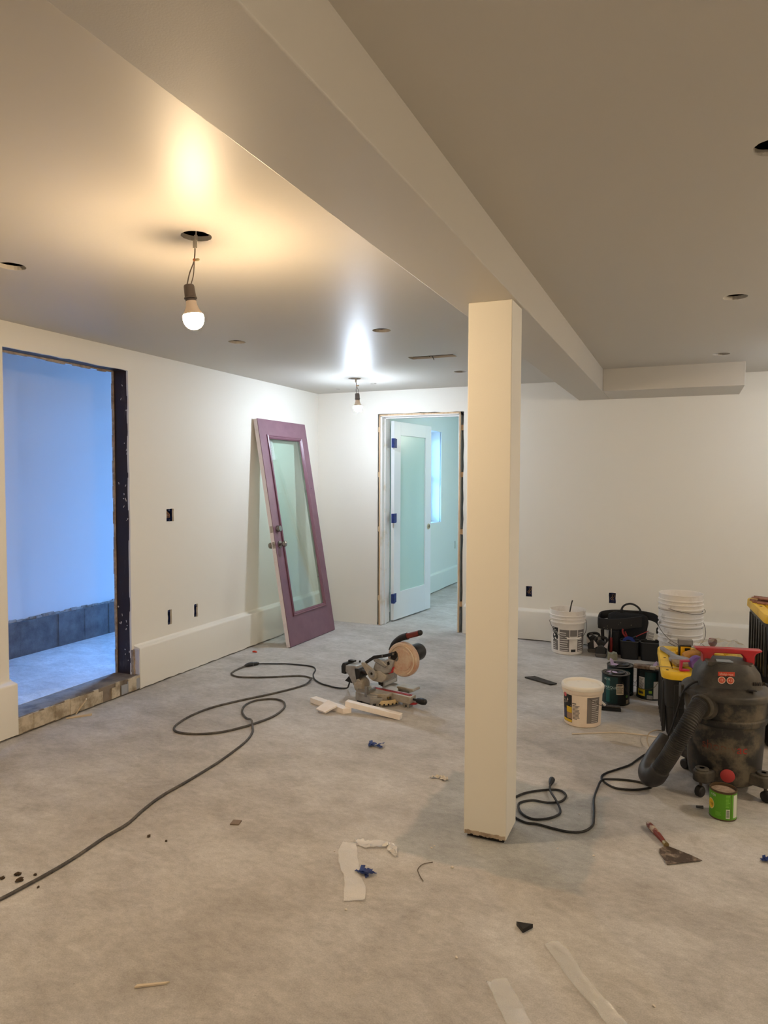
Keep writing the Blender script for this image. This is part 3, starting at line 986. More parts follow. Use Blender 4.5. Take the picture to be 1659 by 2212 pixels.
# ================================================================== MITRE SAW
def miter_saw():
    t = thing('miter_saw', 'sliding mitre saw with raised head standing on the concrete floor', 'miter saw', (-1.80, 4.225, 0), math.radians(-11))
    P = lambda c: tuple(c)
    blk, alu, alud, red = M_BLACK, M_ALU, M_ALUD, M_REDP
    RX = lambda c: Matrix.Translation(c) @ Matrix.Rotation(-PI / 2, 4, 'X')     # lathe axis -> +y
    RXn = lambda c: Matrix.Translation(c) @ Matrix.Rotation(PI / 2, 4, 'X')     # lathe axis -> -y
    RY = lambda c: Matrix.Translation(c) @ Matrix.Rotation(PI / 2, 4, 'Y')      # lathe axis -> +x
    # base casting with two wings
    b = MB()
    b.prism([(-.185, -.05), (-.15, -.135), (-.02, -.150), (.02, -.125), (-.01, -.075), (.02, .10), (.125, .10), (.05, .185), (-.10, .185), (-.185, .08)], .022, .076, 'xy')
    b.build('base', alu, t, bevel=.004)
    for x, y in ((-.13, -.115), (0.0, -.128), (-.07, .165), (.07, .13)):
        MB().lathe([(0, 0), (.018, 0), (.020, .006), (.015, .026), (0, .026)], 14, M=Matrix.Translation((x, y, 0))).build('foot', blk, t)
    b = MB().prism([(-.02, -.150), (.03, -.132), (.045, -.10), (-.01, -.09)], .0, .060, 'xy').build('corner_foot', alu, t, bevel=.003)
    # turntable, mitre scale, arm, kerf insert
    MB().lathe([(0, .030), (.112, .030), (.114, .034), (.114, .076), (.110, .080), (0, .080)], 40, M=Matrix.Translation((-.035, 0, 0))).build('turntable', alud, t)
    sc_ = MB().lathe([(.118, .018), (.136, .018), (.136, .022), (.122, .044), (.118, .044)], 24, M=Matrix.Translation((-.02, -.004, 0)), a0=math.radians(-95), a1=math.radians(-8), cap=False).build('mitre_scale', mat('beige_scale', (206, 184, 140), .6, col2=(170, 146, 104), nscale=20), t)
    nt_ = MB()
    for k in range(7):
        a = math.radians(-88 + k * 12)
        nt_.box((-.02 + .137 * math.cos(a), -.004 + .137 * math.sin(a), .022), (.004, .010, .010), rot=Matrix.Rotation(a, 4, 'Z'))
    nt_.build('detent', M_DARK, sc_, smooth=0)
    MB().prism([(.02, -.085), (.075, -.06), (.075, -.045), (.02, -.070)], .045, .062, 'xy').build('warning_label', mat('warning_label', (58, 52, 44), .6, col2=(196, 160, 60), nscale=60, lo=.55, hi=.6), t, smooth=0)
    arm = MB().prism([(.05, .036), (.205, .030), (.215, .036), (.215, .078), (.05, .080)], -.034, .034, 'xz').build('table_arm', alud, t, bevel=.003)
    MB().prism([(-.095, -.013), (.20, -.013), (.204, 0), (.20, .013), (-.095, .013), (-.103, 0)], .0795, .0835, 'xy').build('kerf_insert', red, t, bevel=.001)
    MB().prism([(-.09, -.0025), (.197, -.0025), (.197, .0025), (-.09, .0025)], .0832, .0842, 'xy').build('kerf_slot', M_DARK, t, smooth=0)
    MB().prism([(.150, .034), (.150, .012), (.160, .000), (.170, .000), (.168, .018), (.180, .018), (.182, .000), (.196, .000), (.198, .034)], -.026, .026, 'xz').build('arm_foot', alu, t, bevel=.002)
    MB().box((.235, 0, .058), (.04, .012, .012)).lathe([(0, .236), (.006, .236), (.016, .246), (.021, .266), (.022, .290), (.018, .308), (.008, .316), (0, .317)], 20, M=Matrix.Translation((0, 0, .055)) @ Matrix.Rotation(PI / 2, 4, 'Y')).build('mitre_handle', blk, t)
    MB().prism([(.10, .028), (.15, .022), (.22, .022), (.245, .030), (.24, .036), (.20, .034), (.10, .036)], -.011, .011, 'xz').build('detent_lever', red, t, bevel=.002)
    # fences
    MB().prism([(.045, .080), (.215, .080), (.215, .152), (.205, .158), (.155, .150), (.120, .128), (.045, .125)], -.062, -.048, 'yz').build('fence', alu, t, bevel=.002)
    MB().prism([(-.150, .060), (-.045, .078), (-.045, .100), (-.120, .094), (-.130, .125), (-.150, .130)], -.066, -.048, 'yz').build('fence', mat('grey_fence', (132, 132, 132), .5, metal=.5), t, bevel=.002)
    MB().prism([(.06, .086), (.20, .086), (.20, .108), (.06, .104)], -.0472, -.0462, 'yz').build('fence_plate', mat('pale_plate', (190, 190, 188), .5), t, smooth=0)
    MB().prism([(.06, .03), (.155, .07), (.150, .086), (.10, .088), (.02, .086), (.02, .03)], .10, .19, 'xz').build('far_wing', alud, t, bevel=.005)
    # bevel trunnion, rear post, rails
    MB().lathe([(0, -.225), (.030, -.225), (.044, -.215), (.046, -.175), (.052, -.165), (.050, -.150), (.030, -.140), (0, -.140)], 24, M=Matrix.Translation((0, -.02, .088)) @ Matrix.Rotation(PI / 2, 4, 'Y')).build('bevel_trunnion', alud, t)
    MB().prism([(-.205, .050), (-.180, .050), (-.165, .125), (-.205, .148)], -.055, .03, 'xz').build('trunnion_bracket', alud, t, bevel=.004)
    MB().prism([(-.292, .215), (-.200, .222), (-.190, .205), (-.196, .150), (-.205, .085), (-.225, .085), (-.268, .150), (-.294, .170)], -.058, .058, 'xz').build('rear_post', alu, t, bevel=.006)
    MB().prism([(-.215, .205), (-.180, .208), (-.165, .190), (-.168, .150), (-.200, .130)], -.062, .062, 'xz').build('rail_clamp', blk, t, bevel=.004)
    for y in (-.03, .03):
        MB().lathe([(0, -.30), (.0145, -.30), (.0145, -.04), (0, -.04)], 16, M=Matrix.Translation((0, y, .183)) @ Matrix.Rotation(PI / 2, 4, 'Y')).build('slide_rail', mat('dark_rail', (58, 50, 46), .35, metal=.6), t)
    MB().prism([(-.335, .150), (-.300, .148), (-.292, .205), (-.300, .228), (-.325, .224), (-.337, .200)], -.05, .05, 'xz').build('rail_end_cap', blk, t, bevel=.006)
    MB().box((-.285, .01, .232), (.05, .03, .012)).box((-.235, .03, .230), (.012, .012, .014)).build('carry_lock', blk, t, bevel=.003)
    MB().prism([(-.330, .092), (-.300, .088), (-.265, .084), (-.255, .098), (-.270, .135), (-.285, .140), (-.310, .112)], -.02, .02, 'xz').build('bevel_lever', blk, t, bevel=.004)
    # slide carriage and pivot
    MB().prism([(-.075, .140), (.000, .140), (.030, .165), (.035, .195), (-.01, .215), (-.075, .205)], -.05, .05, 'xz').build('carriage', alud, t, bevel=.006)
    MB().lathe([(0, 0), (.007, 0), (.009, .01), (.009, .03), (0, .03)], 12, M=Matrix.Translation((-.035, -.02, .115))).lathe([(0, 0), (.009, 0), (.011, .01), (.009, .028), (0, .028)], 12, M=Matrix.Translation((-.010, -.03, .115))).build('slide_lock', M_DARK, t)
    cr = MB().prism([(-.152, .252), (-.140, .262), (-.125, .256), (-.060, .224), (-.034, .200), (-.034, .165), (-.055, .150), (-.085, .165)], -.072, -.052, 'xz').build('pivot_link', alud, t, bevel=.003)
    MB().lathe([(.010, 0), (.026, 0), (.026, .006), (.022, .006), (.022, .003), (.010, .003)], 20, M=RXn((-.063, -.072, .197)), cap=False).build('pivot_ring', alu, cr)
    sp_ = MB()
    for k in range(6):
        a = k * PI / 3
        sp_.box((-.063 + .016 * math.cos(a), -.0735, .197 + .016 * math.sin(a)), (.014, .004, .004), rot=Matrix.Rotation(-a, 4, 'Y'))
    sp_.build('pivot_spokes', alu, cr, smooth=0)
    MB().lathe([(0, .001), (.023, .001), (.023, .002), (0, .002)], 20, M=RXn((-.063, -.0715, .197))).build('pivot_recess', M_DARK, cr)
    # saw head
    MB().prism([(-.075, .215), (-.060, .265), (-.035, .280), (.010, .285), (.050, .310), (.090, .300), (.075, .250), (.060, .215), (.020, .200), (-.030, .205)], -.045, .035, 'xz').build('head_casting', alu, t, bevel=.008)
    MB().prism([(.045, .262), (.062, .272), (.056, .292), (.040, .282)], -.047, -.045, 'xz').build('head_label', M_DARK, t, smooth=0)
    MB().prism([(.040, .200), (.075, .215), (.085, .250), (.070, .255), (.045, .225)], -.03, .01, 'xz').build('chip_chute', red, t, bevel=.003)
    MB().prism([(-.070, .275), (-.040, .262), (.030, .240), (.040, .262), (.0, .290), (-.055, .300)], -.05, -.01, 'xz').build('gear_case', alu, t, bevel=.008)
    gd = mat('dusty_clear_guard', (200, 182, 160), .35, col2=(182, 138, 114), nscale=10, lo=.42, hi=.66)
    gc = (.140, 0, .308)
    g_ = MB().lathe([(0, -.022), (.040, -.024), (.070, -.024), (.074, -.021), (.086, -.021), (.090, -.027), (.104, -.026), (.112, -.016), (.113, .0), (.112, .016), (0, .018)], 48, M=RX(gc)).build('blade_guard', gd, t)
    MB().lathe([(.0, .0), (.105, .0), (.106, .001), (.105, .002), (0, .002)], 48, M=RX((.140, .020, .300))).build('saw_blade', M_STEEL, t)
    MB().lathe([(.092, -.031), (.098, -.0315), (.098, -.026), (.092, -.026)], 32, M=RX(gc), a0=math.radians(-70), a1=math.radians(60), cap=False).build('guard_rib', mat('pale_guard_rib', (214, 200, 178), .4), g_)
    MB().prism([(.060, .310), (.072, .350), (.098, .362), (.112, .345), (.108, .320), (.090, .300)], -.036, -.026, 'xz').build('guard_plate', M_DARK, t, bevel=.003)
    MB().lathe([(.018, 0), (.028, 0), (.028, .004), (.018, .004)], 20, M=RXn((.088, -.026, .318)), a0=-1.2, a1=2.6, cap=False).build('guard_washer', M_STEEL, t)
    MB().prism([(-.142, .250), (-.132, .264), (-.064, .312), (.020, .332), (.092, .358), (.104, .348), (.098, .336), (.020, .312), (-.060, .290), (-.126, .246)], -.052, -.038, 'xz').build('guard_link', blk, t, bevel=.002)
    MB().lathe([(0, 0), (.007, 0), (.007, .006), (0, .006)], 12, M=RXn((.094, -.052, .346))).build('link_bolt', M_STEEL, t)
    MB().lathe([(0, 0), (.006, 0), (.006, .006), (0, .006)], 12, M=RXn((.010, -.052, .322))).build('link_bolt', M_STEEL, t)
    MB().lathe([(0, .020), (.052, .020), (.056, .030), (.056, .105), (.050, .120), (.030, .126), (0, .126)], 28, M=RX((.190, 0, .345))).build('motor', blk, t)
    # D handle
    hp = spline([(.020, .03, .345), (.045, .03, .392), (.095, .03, .434), (.150, .03, .456)], 6)
    MB().tube([Vector(p) for p in hp], [.016 + .008 * (i / (len(hp) - 1)) for i in range(len(hp))], 12).build('handle_stem', blk, t)
    gp = spline([(.148, .03, .456), (.185, .03, .468), (.225, .03, .482), (.240, .03, .488)], 5)
    MB().tube(gp, .0185, 12).build('grip', mat('worn_red_grip', (118, 44, 34), .5, col2=(84, 34, 28), nscale=30), t)
    MB().ball((.247, .03, .490), (.016, .019, .019), 12, 8).build('grip_end', blk, t)
    # power lead looping to the extension
    W2 = t.matrix_basis.inverted() if False else (Matrix.Translation((-1.80, 4.225, 0)) @ Matrix.Rotation(math.radians(-11), 4, 'Z')).inverted()
    lead = [(-2.10, 4.305, .10), (-2.125, 4.33, .045), (-2.16, 4.365, .010), (-2.23, 4.355, .007), (-2.30, 4.372, .007), (-2.38, 4.40, .007), (-2.471, 4.47, .008), (-2.545, 4.58, .007), (-2.588, 4.69, .007), (-2.64, 4.76, .007), (-2.706, 4.783, .007), (-2.79, 4.778, .007), (-2.885, 4.764, .007), (-2.965, 4.73, .007), (-3.036, 4.696, .008), (-3.085, 4.655, .012)]
    ld = MB().tube([W2 @ Vector(p) for p in spline(lead, 5)], .0055, 8).build('power_lead', M_RUBBER, t)
    k = (Vector((-3.128, 4.600, .014)) - Vector((-3.085, 4.655, .014))).normalized()
    pl = MB().tube([W2 @ Vector(p) for p in (Vector((-3.080, 4.662, .014)), Vector((-3.092, 4.646, .015)), Vector((-3.109, 4.6255, .015)))], [.008, .014, .015], 10).build('plug', M_BLACK, ld)


miter_saw()

# ---- extension cord
ext = [(-3.130, 4.597, .014), (-3.146, 4.55, .010), (-3.150, 4.47, .007), (-3.144, 4.413, .007), (-3.115, 4.343, .007), (-3.024, 4.303, .007), (-2.876, 4.355, .007), (-2.75, 4.43, .007), (-2.644, 4.499, .007), (-2.575, 4.515, .007), (-2.515, 4.49, .008), (-2.478, 4.428, .024), (-2.474, 4.305, .008), (-2.571, 4.062, .007), (-2.686, 3.846, .007), (-2.768, 3.656, .007), (-2.793, 3.48, .007), (-2.774, 3.326, .007), (-2.734, 3.242, .007), (-2.665, 3.207, .007), (-2.548, 3.234, .007), (-2.444, 3.313, .008), (-2.385, 3.42, .008), (-2.353, 3.50, .008), (-2.319, 3.662, .007), (-2.341, 3.825, .007), (-2.413, 3.936, .007), (-2.505, 3.958, .007), (-2.588, 3.89, .007), (-2.603, 3.779, .007), (-2.544, 3.657, .008), (-2.45, 3.565, .010), (-2.375, 3.510, .024), (-2.325, 3.445, .012), (-2.28, 3.377, .007), (-2.234, 3.241, .007), (-2.204, 3.006, .007), (-2.197, 2.842, .007), (-2.198, 2.682, .007), (-2.203, 2.524, .007), (-2.185, 2.383, .007), (-2.156, 2.254, .007), (-2.159, 2.127, .007), (-2.148, 1.963, .007), (-2.152, 1.837, .007), (-2.161, 1.746, .007), (-2.171, 1.661, .007), (-2.22, 1.45, .007), (-2.34, 1.15, .007)]
ec = thing('extension_cord', 'long grey extension cord looping over the floor to the saw lead', 'cord', (ext[0][0], ext[0][1], 0))
loc0 = Vector((ext[0][0], ext[0][1], 0))
MB().tube([p - loc0 for p in spline(ext, 6)], .0065, 8).build('cord', M_GREYCORD, ec)
MB().tube([Vector(p) - loc0 for p in ((-3.1135, 4.6195, .016), (-3.120, 4.610, .017), (-3.134, 4.586, .016), (-3.144, 4.560, .013))], [.017, .018, .016, .009], 8).build('socket_end', M_BLACK, ec)

# ---- white offcuts beside the saw
OFF = mat('white_painted_wood', (246, 240, 234), .5, col2=(238, 226, 214), nscale=10)
o = MB().span(-.190, .190, -.021, .021, 0, .034).build('wood_offcut', OFF, bevel=.002)
o.location, o.rotation_euler = (-1.768, 3.950, .0195), (0, math.radians(5.3), math.radians(-1))
tag(o, 'long white wood offcut in front of the saw, nearest its handle', 'wood offcut', 'white wood offcuts by the saw')
o = MB().prism([(-.17, -.026), (.150, -.026), (.175, .026), (-.17, .026)], 0, .034, 'xy').build('wood_offcut', OFF, bevel=.002)
o.location, o.rotation_euler = (-2.080, 3.967, .001), (0, 0, math.radians(-21))
tag(o, 'white wood offcut angled away from the saw, farthest from its handle', 'wood offcut', 'white wood offcuts by the saw')
o = MB().prism([(-.055, -.048), (.035, -.052), (.065, .030), (-.035, .052)], 0, .012, 'xy').build('wood_offcut', OFF, bevel=.001)
o.location, o.rotation_euler = (-2.062, 3.894, .0285), (math.radians(24), 0, math.radians(-21))
tag(o, 'thin flat white offcut lying tipped across the angled offcut', 'wood offcut', 'white wood offcuts by the saw')


# ================================================================== BUCKETS
def bail(mb, R, zp, ang, drop, swing, out=.011):
    """wire handle from two side lugs, hanging at angle `swing` from straight up towards -y (pi = hanging straight down)"""
    pts = []
    n = 20
    for i in range(n + 1):
        a = PI * i / n
        x = -(R + .006) * math.cos(a)
        d = drop * math.sin(a) ** .8
        q = Vector((x, -d * math.sin(swing), zp + d * math.cos(swing)))
        rr = math.hypot(q.x, q.y)
        if rr < R + out:                                # the wire rests outside the wall
            q.x, q.y = q.x * (R + out) / rr, q.y * (R + out) / rr
        pts.append(q)
    T = Matrix.Rotation(ang, 4, 'Z')
    return [T @ p for p in pts]


def bucket(label, loc, rotz, m, r0=.131, r1=.148, h=.372, group=None, bail_ang=0.3, swing=2.45, drop=.17, grip=True, out=.011):
    t = thing('bucket', label, 'bucket', loc, rotz, group)
    w = .003
    prof = [(0, 0), (r0 - .006, 0), (r0, .006), (r1 - .006, h * .70), (r1 - .005, h * .705), (r1 + .004, h * .712), (r1 + .004, h * .735), (r1 - .003, h * .745),
            (r1 - .003, h * .790), (r1 + .004, h * .800), (r1 + .004, h * .815), (r1 - .002, h * .825), (r1 - .002, h * .865), (r1 + .004, h * .875), (r1 + .004, h * .890), (r1 - .001, h * .900),
            (r1, h * .985), (r1 + .003, h * .990), (r1 + .002, h), (r1 - .002, h), (r1 - .004, h * .98), (r0 - .004, .008), (0, .008)]
    MB().lathe(prof, 48, cap=False).build('bucket_body', m, t, smooth=40)
    pts = bail(None, r1, h * .745, bail_ang, drop, swing, out)
    MB().tube(pts, .0021, 6).build('bail', M_WIRE, t)
    if grip:
        MB().tube(pts[8:14], .0075, 8).build('grip', M_WHITEP, t)
    lug = MB()
    for s in (0, 1):
        a = bail_ang + PI * s
        lug.lathe([(0, 0), (.010, 0), (.010, .010), (0, .012)], 12, M=Matrix.Translation((r1 * math.cos(a) * .985, r1 * math.sin(a) * .985, h * .755)) @ Matrix.Rotation(a, 4, 'Z') @ Matrix.Rotation(PI / 2, 4, 'Y')).build('lug', m, t)
        lug = MB()
    return t


INK = mat('label_black_ink', (28, 26, 26), .6)
GREYINK = mat('label_grey_ink', (116, 110, 106), .6)
PAPER = mat('label_white', (226, 222, 216), .5)

# open bucket with a stick in it
bx, by = -0.907, 6.115
t = bucket('white bucket without lid, printed label, with a stick in it', (bx, by, 0), face_cam(bx, by), M_WHITEP, group='white buckets by the back wall', bail_ang=0.30, swing=2.30, drop=.20)
r0, r1, h = .131, .148, .372
wr = Wrap(lambda z: r0 + (r1 - .006 - r0) * z / (h * .70))
for a0_, a1_, z0_, z1_ in ((-.48, .12, .030, .215), (.16, .62, .160, .215), (.66, 1.25, .030, .215), (-1.02, -.60, .035, .120)):
    g = MB()
    wr.patch(g, a0_, a1_, z0_, z1_)
    g.build('label', GREYINK, t, smooth=0)
g = MB()
wr.lines(g, -.46, .10, .036, .205, 9, .30, .0011)
wr.lines(g, .70, 1.15, .036, .205, 9, .30, .0011)
wr.lines(g, -1.0, -.66, .045, .112, 4, .25, .0011)
g.build('label_lines', PAPER, t, smooth=0)['kind'] = 'stuff'
g = MB()
wr.patch(g, -1.04, -.58, .185, .228)
g.build('label_heading', INK, t, smooth=0)
g = MB()
wr.disc(g, -.80, .150, .034, sx=.9)
g.build('label_emblem', INK, t, smooth=0)
g = MB()
wr.patch(g, .24, .54, .028, .050)
g.build('label_block', INK, t, smooth=0)
g = MB()
for k in range(3):
    wr.patch(g, -1.0, -.62 - k * .1, .193 + k * .012, .197 + k * .012, .0013)
wr.disc(g, -.80, .136, .008, .0013)
wr.disc(g, -.74, .128, .007, .0013)
wr.disc(g, -.86, .162, .010, .0013)
g.build('emblem_detail', PAPER, t, smooth=0)['kind'] = 'stuff'
o = MB().tube(spline([(0, 0, 0), (.012, .004, .20), (.038, .01, .375), (.050, .014, .425)], 4), [.006] * 13, 6).build('stir_stick', mat('dark_stick', (60, 52, 46), .7))
o.location = (bx - .02, by + .05, .012)
tag(o, 'thin dark stick standing up out of the open labelled bucket', 'stick')

# stack of three nested buckets
sx_, sy_ = -0.013, 5.64
for k in range(3):
    t = bucket(('lowest white bucket of the nested stack', 'middle white bucket of the nested stack', 'top white bucket of the nested stack, its open rim showing')[k], (sx_, sy_, .124 * k), face_cam(sx_, sy_) + (.5, .1, -.2)[k], M_WHITED if k < 2 else M_WHITEP,
               r0=.132, r1=.153, h=.392, group='nested white buckets', bail_ang=(.55, .30, 1.25)[k], swing=(1.95, 2.30, 1.75)[k], drop=(.20, .21, .17)[k], grip=(k == 1), out=(.009, .020, .011)[k])
    if k == 0:
        w2 = Wrap(lambda z: .132 + .015 * z / .27)
        g = MB()
        w2.patch(g, -.20, .14, .10, .175)
        g.build('label', GREYINK, t, smooth=0)
        g = MB()
        w2.lines(g, -.18, .10, .105, .172, 6, .5, .0012)
        g.build('label_lines', PAPER, t, smooth=0)['kind'] = 'stuff'

# lidded tub with the tile-adhesive style label
lx, ly = -0.549, 4.352
t = thing('lidded_tub', 'white tub with closed lid and yellow and black label', 'tub', (lx, ly, 0), face_cam(lx, ly), None)
R0, R1, HH = .108, .116, .200
MB().lathe([(0, 0), (R0 - .006, 0), (R0, .006), (R1, HH - .006), (R1 + .006, HH), (R1 + .008, HH + .004), (R1 + .008, HH + .020), (R1, HH + .022), (0, HH + .022)], 48, cap=False).build('tub_body', mat('tub_white', (232, 218, 200), .45, col2=(222, 204, 184), nscale=8), t, smooth=40)
LIDM = mat('tub_lid', (232, 226, 214), .45, col2=(198, 190, 178), nscale=14, lo=.62, hi=.78)
MB().lathe([(0, HH + .030), (R1 - .008, HH + .030), (R1 - .004, HH + .042), (R1 + .004, HH + .046), (R1 + .009, HH + .042), (R1 + .011, HH + .034), (R1 + .010, HH + .022), (R1, HH + .020), (0, HH + .020)], 48, cap=False).build('lid', LIDM, t, smooth=40)
wr = Wrap(lambda z: R0 + (R1 - R0) * z / HH)
g = MB()
wr.patch(g, -1.25, -.56, .022, .190)
g.build('label', INK, t, smooth=0)
g = MB()
wr.patch(g, -1.22, -.57, .024, .040, .0011)
g.build('label_stripe', mat('label_yellow', (214, 178, 40), .5), t, smooth=0)
g = MB()
wr.patch(g, -.92, -.57, .082, .118, .0011)
g.build('label_yellow', MATS['label_yellow'], t, smooth=0)
g = MB()
wr.disc(g, -1.04, .184, .014, .0011)
g.build('label_roundel', mat('label_pink', (206, 92, 92), .5), t, smooth=0)
g = MB()
wr.patch(g, -.92, -.57, .045, .081, .0011)
g.build('label_photo', mat('label_tan', (160, 128, 100), .5), t, smooth=0)
g = MB()
vs_ = [wr.pt(a, z, .0012) for a, z in ((-.93, .140), (-.62, .118), (-.66, .124), (-.88, .166), (-.84, .168))]
g.add([wr.pt(-.94, .140, .0012), wr.pt(-.60, .121, .0012), wr.pt(-.86, .170, .0012)], [(0, 1, 2)])
g.build('label_picture', mat('label_beige', (196, 176, 150), .5), t, smooth=0)
g = MB()
wr.text(g, '2', .034, -1.08, .144, .0013)
g.build('label_number', MATS['label_beige'], t, smooth=0)
g = MB()
wr.patch(g, -1.2, -.95, .048, .100, .0011)
g.build('label_blue', mat('label_blue', (44, 48, 84), .5), t, smooth=0)
g = MB()
wr.lines(g, -.52, -.12, .048, .136, 11, .55, .0010)
wr.patch(g, -.54, -.32, .139, .146, .0010)
g.build('label_text', GREYINK, t, smooth=0)['kind'] = 'stuff'
g = MB()
wr.patch(g, .24, .98, .030, .186, .0008)
g.build('side_label', GREYINK, t, smooth=0)
g = MB()
wr.lines(g, .50, .95, .036, .182, 12, .22, .0013)
g.build('label_lines', PAPER, t, smooth=0)['kind'] = 'stuff'
pts = bail(None, R1 + .004, HH - .012, 1.85, .135, 2.15)
MB().tube([(p.x, p.y, p.z) for p in pts], .0018, 6).build('bail', M_WIRE, t)
MB().tube(pts[9:14], .007, 8).build('grip', M_WHITEP, t)


# ================================================================== PAINT CANS
TEAL = mat('teal_label', (10, 52, 56), .38, col2=(6, 30, 34), nscale=6)
CANBLK = mat('black_label', (12, 18, 20), .38)
CANLID = mat('dark_can_lid', (70, 68, 72), .28, metal=.85, col2=(36, 34, 38), nscale=9)
LILAC = mat('lilac_paint', (172, 156, 190), .6)


def paint_can(label, loc, rot, teal_from, teal_to, spout=0.3):
    t = thing('paint_can', label, 'paint can', loc, rot, 'paint cans')
    R, hh = .088, .200
    MB().lathe([(0, 0), (R, 0), (R + .0025, .002), (R + .0025, .006), (R, .009), (R, hh - .008), (R + .003, hh - .005), (R + .003, hh), (R - .004, hh), (R - .006, hh - .008), (0, hh - .008)], 44, cap=False).build('can_body', CANBLK, t)
    wr_ = Wrap(R)
    g_ = MB()
    wr_.patch(g_, teal_from, teal_to, .012, hh - .012, .0004)
    g_.build('teal_print', TEAL, t)
    MB().lathe([(0, hh - .006), (.030, hh - .006), (.034, hh - .002), (.046, hh - .002), (.050, hh - .007), (.066, hh - .007), (.070, hh - .001), (.080, hh - .001), (.082, hh - .005)], 40, cap=False).build('can_lid', CANLID, t)
    MB().lathe([(.030, hh - .004), (.040, hh + .004), (.046, hh + .003), (.047, hh - .003)], 28, M=Matrix.Translation((.012, .006, 0)), cap=False).build('pour_ring', M_BLACK, t)
    MB().tube(bail(None, R, hh * .82, spout, .10, 2.75), .0016, 6).build('bail', M_WIRE, t)
    return t, wr_, hh


ax_, ay_ = -0.399, 4.845
t, wr, hh = paint_can('dark teal paint can in front of the other two cans', (ax_, ay_, 0), face_cam(ax_, ay_), -1.5, .15, 2.0)
g = MB()
wr.patch(g, .06, .60, .075, .145, .0008)
g.build('label', mat('can_label', (198, 186, 166), .6), t, smooth=0)
g = MB()
wr.patch(g, .86, 1.14, .012, .036, .0008)
g.build('barcode_label', MATS['can_label'], t, smooth=0)
g = MB()
wr.lines(g, .10, .56, .082, .134, 8, .40, .0012)
wr.patch(g, .12, .50, .136, .141, .0012)
for k in range(6):
    wr.patch(g, .88 + k * .042, .895 + k * .042, .014, .034, .0012)
g.build('label_print', INK, t, smooth=0)['kind'] = 'stuff'
g = MB()
wr.text(g, 'BEHR', .020, -.66, .170, .0010, .0)
wr.text(g, 'MARQUEE', .0235, -.36, .118, .0010, .0)
wr.lines(g, -.75, -.02, .102, .108, 2, .25, .0010)
g.build('can_lettering', mat('can_lettering', (176, 196, 196), .5), t, smooth=0)['kind'] = 'stuff'
g = MB()
wr.patch(g, -.72, -.42, .020, .184, .0007)
g.build('teal_stripe', mat('bright_teal', (24, 86, 88), .4), t, smooth=0)
g = MB()
wr.disc(g, .92, .060, .010, .0008)
g.build('green_mark', mat('leaf_green', (110, 160, 70), .5), t, smooth=0)
MB().prism([(-.060, .010), (-.020, -.025), (.012, -.015), (.006, .012), (-.030, .040)], hh - .002, hh + .001, 'xy').build('paint_smear', LILAC, t, smooth=0)

ax_, ay_ = -0.388, 5.068
t, wr, hh = paint_can('dark paint can behind the front one, lilac paper on its lid', (ax_, ay_, 0), face_cam(ax_, ay_), -1.2, 1.2, 1.2)
o = MB().add([(-.030, -.030, 0), (.006, -.045, .002), (.020, -.012, .004), (-.012, .004, .006), (-.040, .006, .030), (-.034, -.018, .046), (-.018, -.004, .030)], [(0, 1, 2, 3), (0, 3, 6, 5), (3, 4, 6), (0, 5, 4)]).build('paper_scrap', LILAC, smooth=0, solid=.001)
o.location = (ax_ - .030, ay_ - .020, hh + .004)
tag(o, 'torn lilac paper scrap standing on the middle paint can lid', 'paper scrap', 'lilac paper scraps on the paint cans')

ax_, ay_ = -0.192, 5.062
t, wr, hh = paint_can('dark paint can beside the yellow-lidded tote, barcode and white panels on it', (ax_, ay_, 0), face_cam(ax_, ay_), -.4, .4, -.9)
g = MB()
wr.patch(g, -.95, -.42, .072, .150, .0008)
g.build('label', mat('can_label_pale', (196, 198, 202), .6), t, smooth=0)
g = MB()
wr.patch(g, .24, 1.05, .010, .128, .0008)
g.build('label', MATS['can_label_pale'], t, smooth=0)
g = MB()
wr.patch(g, -.22, .18, .006, .032, .0008)
g.build('barcode_label', MATS['can_label_pale'], t, smooth=0)
g = MB()
wr.patch(g, -1.05, -.38, .022, .068, .0008)
g.build('yellow_label', mat('can_yellow', (206, 180, 30), .5), t, smooth=0)
g = MB()
wr.lines(g, -.90, -.46, .078, .146, 9, .35, .0012)
wr.patch(g, -.95, -.50, .036, .052, .0012)
for k in range(7):
    wr.patch(g, -.19 + k * .05, -.165 + k * .05, .009, .029, .0012)
g.build('label_print', mat('print_dark', (60, 56, 50), .6), t, smooth=0)['kind'] = 'stuff'
g = MB()
wr.patch(g, -.10, .13, .046, .064, .0008)
g.build('green_mark', mat('leaf_green2', (136, 176, 58), .5), t, smooth=0)
o = MB().add([(-.02, 0, 0), (.025, 0, 0), (.005, .012, .034), (.01, -.012, .002)], [(0, 1, 2), (0, 3, 1), (0, 2, 3)]).build('paper_scrap', LILAC, smooth=0, solid=.001)
o.location = (ax_ + .030, ay_ + .045, hh + .003)
tag(o, 'lilac paper scrap folded to a peak on the can beside the tote', 'paper scrap', 'lilac paper scraps on the paint cans')
# caked brush lying over that can
t = thing('paint_brush', 'caked old paint brush lying across the can beside the tote', 'paint brush', (ax_ - .02, ay_ - .05, hh + .014), math.radians(-8))
MB().prism([(-.085, -.020), (-.060, -.028), (.02, -.024), (.02, .024), (-.060, .026), (-.088, .016)], -.012, .012, 'xy').build('bristles', mat('caked_bristle', (88, 72, 62), .9, col2=(146, 128, 110), nscale=30, bump=.6, bscale=90), t, bevel=.004)
MB().prism([(.02, -.022), (.055, -.018), (.055, .018), (.02, .022)], -.010, .010, 'xy').build('ferrule', M_ALUD, t, bevel=.002)
MB().tube(spline([(.05, 0, 0), (.10, .002, 0), (.17, .004, .001)], 4), [.011, .010, .010, .009, .009, .009, .008, .006, .005], 8).build('handle', mat('pale_handle', (196, 176, 150), .6), t)

